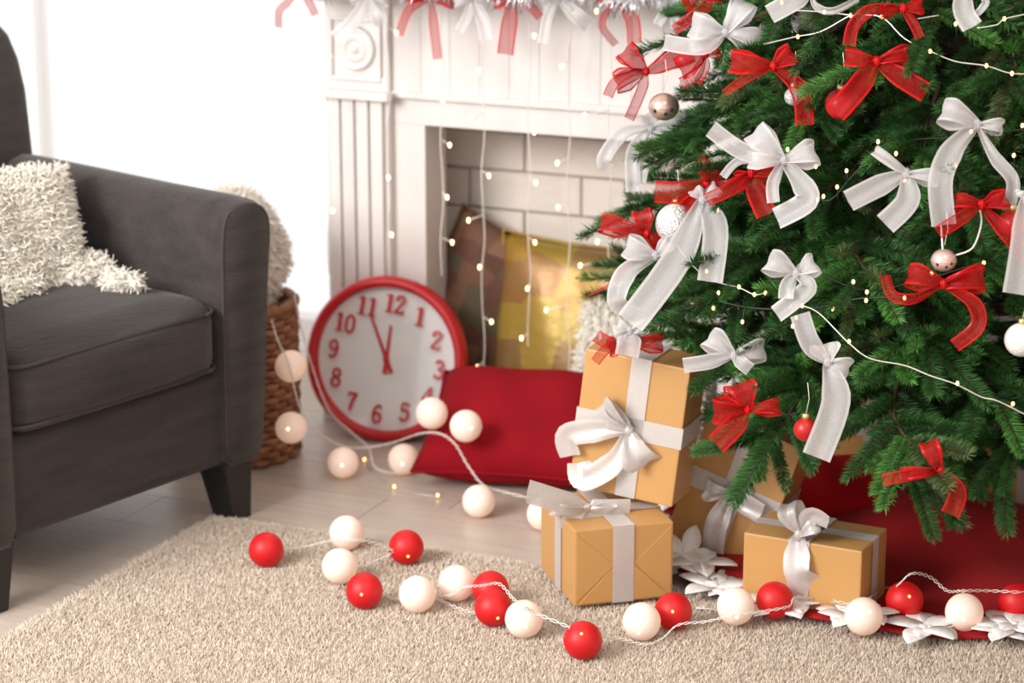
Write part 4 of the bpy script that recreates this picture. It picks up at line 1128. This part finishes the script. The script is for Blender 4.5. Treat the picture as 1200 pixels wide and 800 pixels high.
W_(763, 150, [(800, 151, 28), (757, 134, 22)], [(17, [(730, 157), (708, 185), (711, 198)], .2), (13, [(756, 185), (750, 214)], .3), (18, [(742, 180), (742, 225)], .1)], 'white bow with drooping tails below the copper bell', seed=18)
W_(918, 188, [(954, 179, 30), (880, 187, 20), (886, 156, 28)], [(21, [(870, 178), (832, 152)], .1), (15, [(905, 215), (905, 238)], .3), (27, [(938, 215), (944, 236), (910, 256)], .3), (10, [(868, 188), (846, 208)], .3)], 'largest white organza bow in the centre left of the tree', seed=19, push=.06)
W_(823, 234, [(814, 222, 14), (840, 220, 16)], [(35, [(792, 305), (738, 378)], .1), (30, [(838, 268), (831, 330)], .15)], 'white bow with very long wide tails hanging towards the gifts', seed=20, push=.065)
W_(768, 300, [(736, 288, 26), (785, 283, 16)], [(26, [(735, 318), (722, 352), (744, 368)], .9)], 'white twisted ribbon bow over the left tree tips', seed=21, push=.045)
W_(738, 388, [(724, 380, 16), (763, 381, 18), (722, 396, 14)], [(28, [(737, 400), (734, 417)], .05)], 'small white satin bow directly above the tall gift', seed=22, push=.05)
W_(860, 416, [(832, 396, 26), (894, 410, 24)], [(18, [(828, 424), (800, 428)], .2), (16, [(868, 425), (878, 433)], .1)], 'white bow above the low red bow beside the tall gift', seed=23)
W_(933, 320, [(902, 306, 26), (955, 309, 26)], [(18, [(922, 335), (920, 350)], .3), (22, [(946, 335), (930, 352), (910, 368)], .3)], 'compact white bow hanging right of centre over fairy lights', seed=24)
W_(970, 424, [(966, 404, 28), (994, 432, 22)], [(24, [(948, 402), (936, 368)], .1), (34, [(978, 470), (955, 535)], .05)], 'white bow with one long straight tail over a red bauble', seed=25)
W_(1062, 203, [(1028, 178, 14), (1098, 209, 16)], [(26, [(1025, 220), (993, 236)], .1), (28, [(1062, 235), (1036, 263)], .1)], 'white bow on a forked branch left of the long tailed bow', seed=26)
W_(1145, 146, [(1107, 130, 30), (1173, 149, 15)], [(29, [(1115, 175), (1100, 212), (1106, 264)], .05), (16, [(1163, 185), (1184, 212), (1184, 240)], .2)], 'white bow with long hanging tails at the right of the tree', seed=27)
W_(1204, 226, [(1225, 220, 20), (1196, 232, 16)], [(36, [(1200, 280), (1190, 345)], .05)], 'white bow cut by the right edge above the pearl bauble', seed=28, push=.05)
# bows on the mantel garland
MG = 'bows on the mantel garland'
def mant(x, y):
    r = ray(x, y); O = ORG+V*.005; k = (O-C0).dot(V)/r.dot(V); return C0+r*k
def m_bow(kx, ky, loops, tails, label, seed): bow_at('ribbon_bow', kx, ky, loops, tails, label.split()[0], label, MG, pos=mant(kx, ky), seed=seed)
m_bow(352, -14, [(335, -20, 14), (372, -16, 14)], [(9, [(338, 4), (328, 14), (326, 32)], .3), (9, [(362, 2), (370, 18)], .3)], 'red bow at the window end of the mantel garland', 31)
m_bow(505, -2, [(480, -6, 16), (532, 4, 14)], [(11, [(480, 12), (468, 42)], .4), (11, [(509, 35), (513, 70)], .3)], 'red bow on the mantel over the clock', 32)
m_bow(602, -3, [(580, 3, 16), (628, -8, 16)], [(19, [(596, 35), (592, 64)], .1), (10, [(618, 6), (633, 22)], .2)], 'red bow with a broad hanging end on the middle of the mantel', 33)
m_bow(724, -3, [(702, -6, 16), (748, -6, 16)], [(9, [(708, 20), (706, 34), (722, 52)], .4), (17, [(740, 22), (743, 52)], .2)], 'red bow on the mantel nearest the tree', 34)
m_bow(432, -6, [(412, -4, 16), (454, -2, 16)], [(16, [(415, 25), (392, 45)], .2), (12, [(440, 18), (446, 30)], .2)], 'white bow on the mantel above the corner block', 35)
m_bow(552, -2, [(533, 2, 14), (573, 4, 16)], [(12, [(548, 20), (538, 38)], .3), (16, [(566, 25), (570, 48)], .2)], 'white bow on the mantel between two red bows', 36)
m_bow(655, -2, [(636, 6, 16), (676, 6, 16)], [(12, [(642, 20), (636, 52)], .3), (18, [(676, 20), (690, 30)], .2)], 'white bow on the mantel right of the middle red bow', 37)
m_bow(786, 2, [(770, 4, 14), (802, 6, 14)], [(12, [(778, 16), (770, 30)], .3), (12, [(790, 18), (792, 34)], .2)], 'white bow at the mantel end by the tree', 38)

# ================================================================== ORNAMENTS
def hang_thread(mb, p0, top): mb.tube([p0, top], .0006, 4)
def bauble(name, x, y, rpx, m, label, push=.02, cap=True, flat=1.0, pos=None, yhang=None):
    p = pos or on_tree(x, y, push); s = FPX/((p-C0).dot(FW)); r = rpx/s
    root = empty(name, p - Vector((0, 0, r*flat))); tag(root, label, 'ornament')
    MB().sphere((0, 0, r*flat), r, 30, 20, sq=(1, 1, flat)).build('ball', m, root)
    if cap:
        MB().lathe([(.0005, 0), (.0065, 0), (.0065, .008), (.003, .010), (.0005, .010)], 14, c=(0, 0, 2*r*flat-.002)).build('cap', 'gold_cap', root)
    MB().tube([(0, 0, 2*r*flat+.006), (.004, 0, 2*r*flat+.03), (.001, 0, 2*r*flat+.055)], .0006, 4).build('thread', 'clear_wire', root)
    return root, r
# copper sleigh bell
def bell(x, y, rpx, m, label, push, thread):
    root, r = bauble('jingle_bell', x, y, rpx, m, label, push, False, .9)
    mb = MB()
    for (ax, az) in [(.45, .15), (.05, .72), (-.62, .38)]:
        dx, dz = ax, -az*.5; dy = -math.sqrt(max(.05, 1-dx*dx-dz*dz))
        mb.sphere((r*dx*.96, r*dy*.96, .9*r+.9*r*dz*.96), r*.13, 8, 6)
    mb.build('hole', 'black', root)
    MB().tube([((r*1.003)*math.cos(2*PI*i/40), (r*1.003)*math.sin(2*PI*i/40), .9*r) for i in range(41)], r*.035, 6, caps=False).build('seam', m, root)
    return root
bell(778, 125, 18, 'copper', 'rose copper jingle bell hanging at the left tree edge', .13, None)
pb = bell(1106, 305, 15, 'pinkbell', 'shiny pink bell hanging on a white cord', .05, None)
bpz = Vector(pb.location); cpts = [T(1106, 268, .045), T(1106, 292, .05)]
MB().tube(crom([p-bpz for p in [T(1103, 262, .03), T(1104, 280, .045), T(1105, 294, .05)]], 5), .0015, 5).build('cord', 'clear_wire', pb)
MB().tube(crom([p-bpz for p in [T(1120, 299, .05), T(1140, 290, .05), T(1150, 262, .05), T(1148, 245, .03)]], 5), .0015, 5).build('cord', 'clear_wire', pb)
bauble('bauble', 985, 122, 18, 'red_bauble', 'red bauble behind the wide tailed red bow', .005)
bauble('bauble', 1187, 262, 17, 'red_bauble', 'red bauble at the right edge beside the red bow', .01)
bauble('bauble', 944, 503, 14, 'red_bauble', 'small red bauble on a low branch behind the long white tail', .02)
bauble('bauble', 1197, 398, 20, 'pearl', 'large pearly white bauble cut by the right edge', .04)
bauble('bauble', 792, 262, 24, 'glitter', 'silver glitter bauble between white ribbons at the left of the tree', .02)
bauble('bauble', 930, 113, 11, 'glitter', 'small silver bauble beside the long tail of a red bow', -.03)
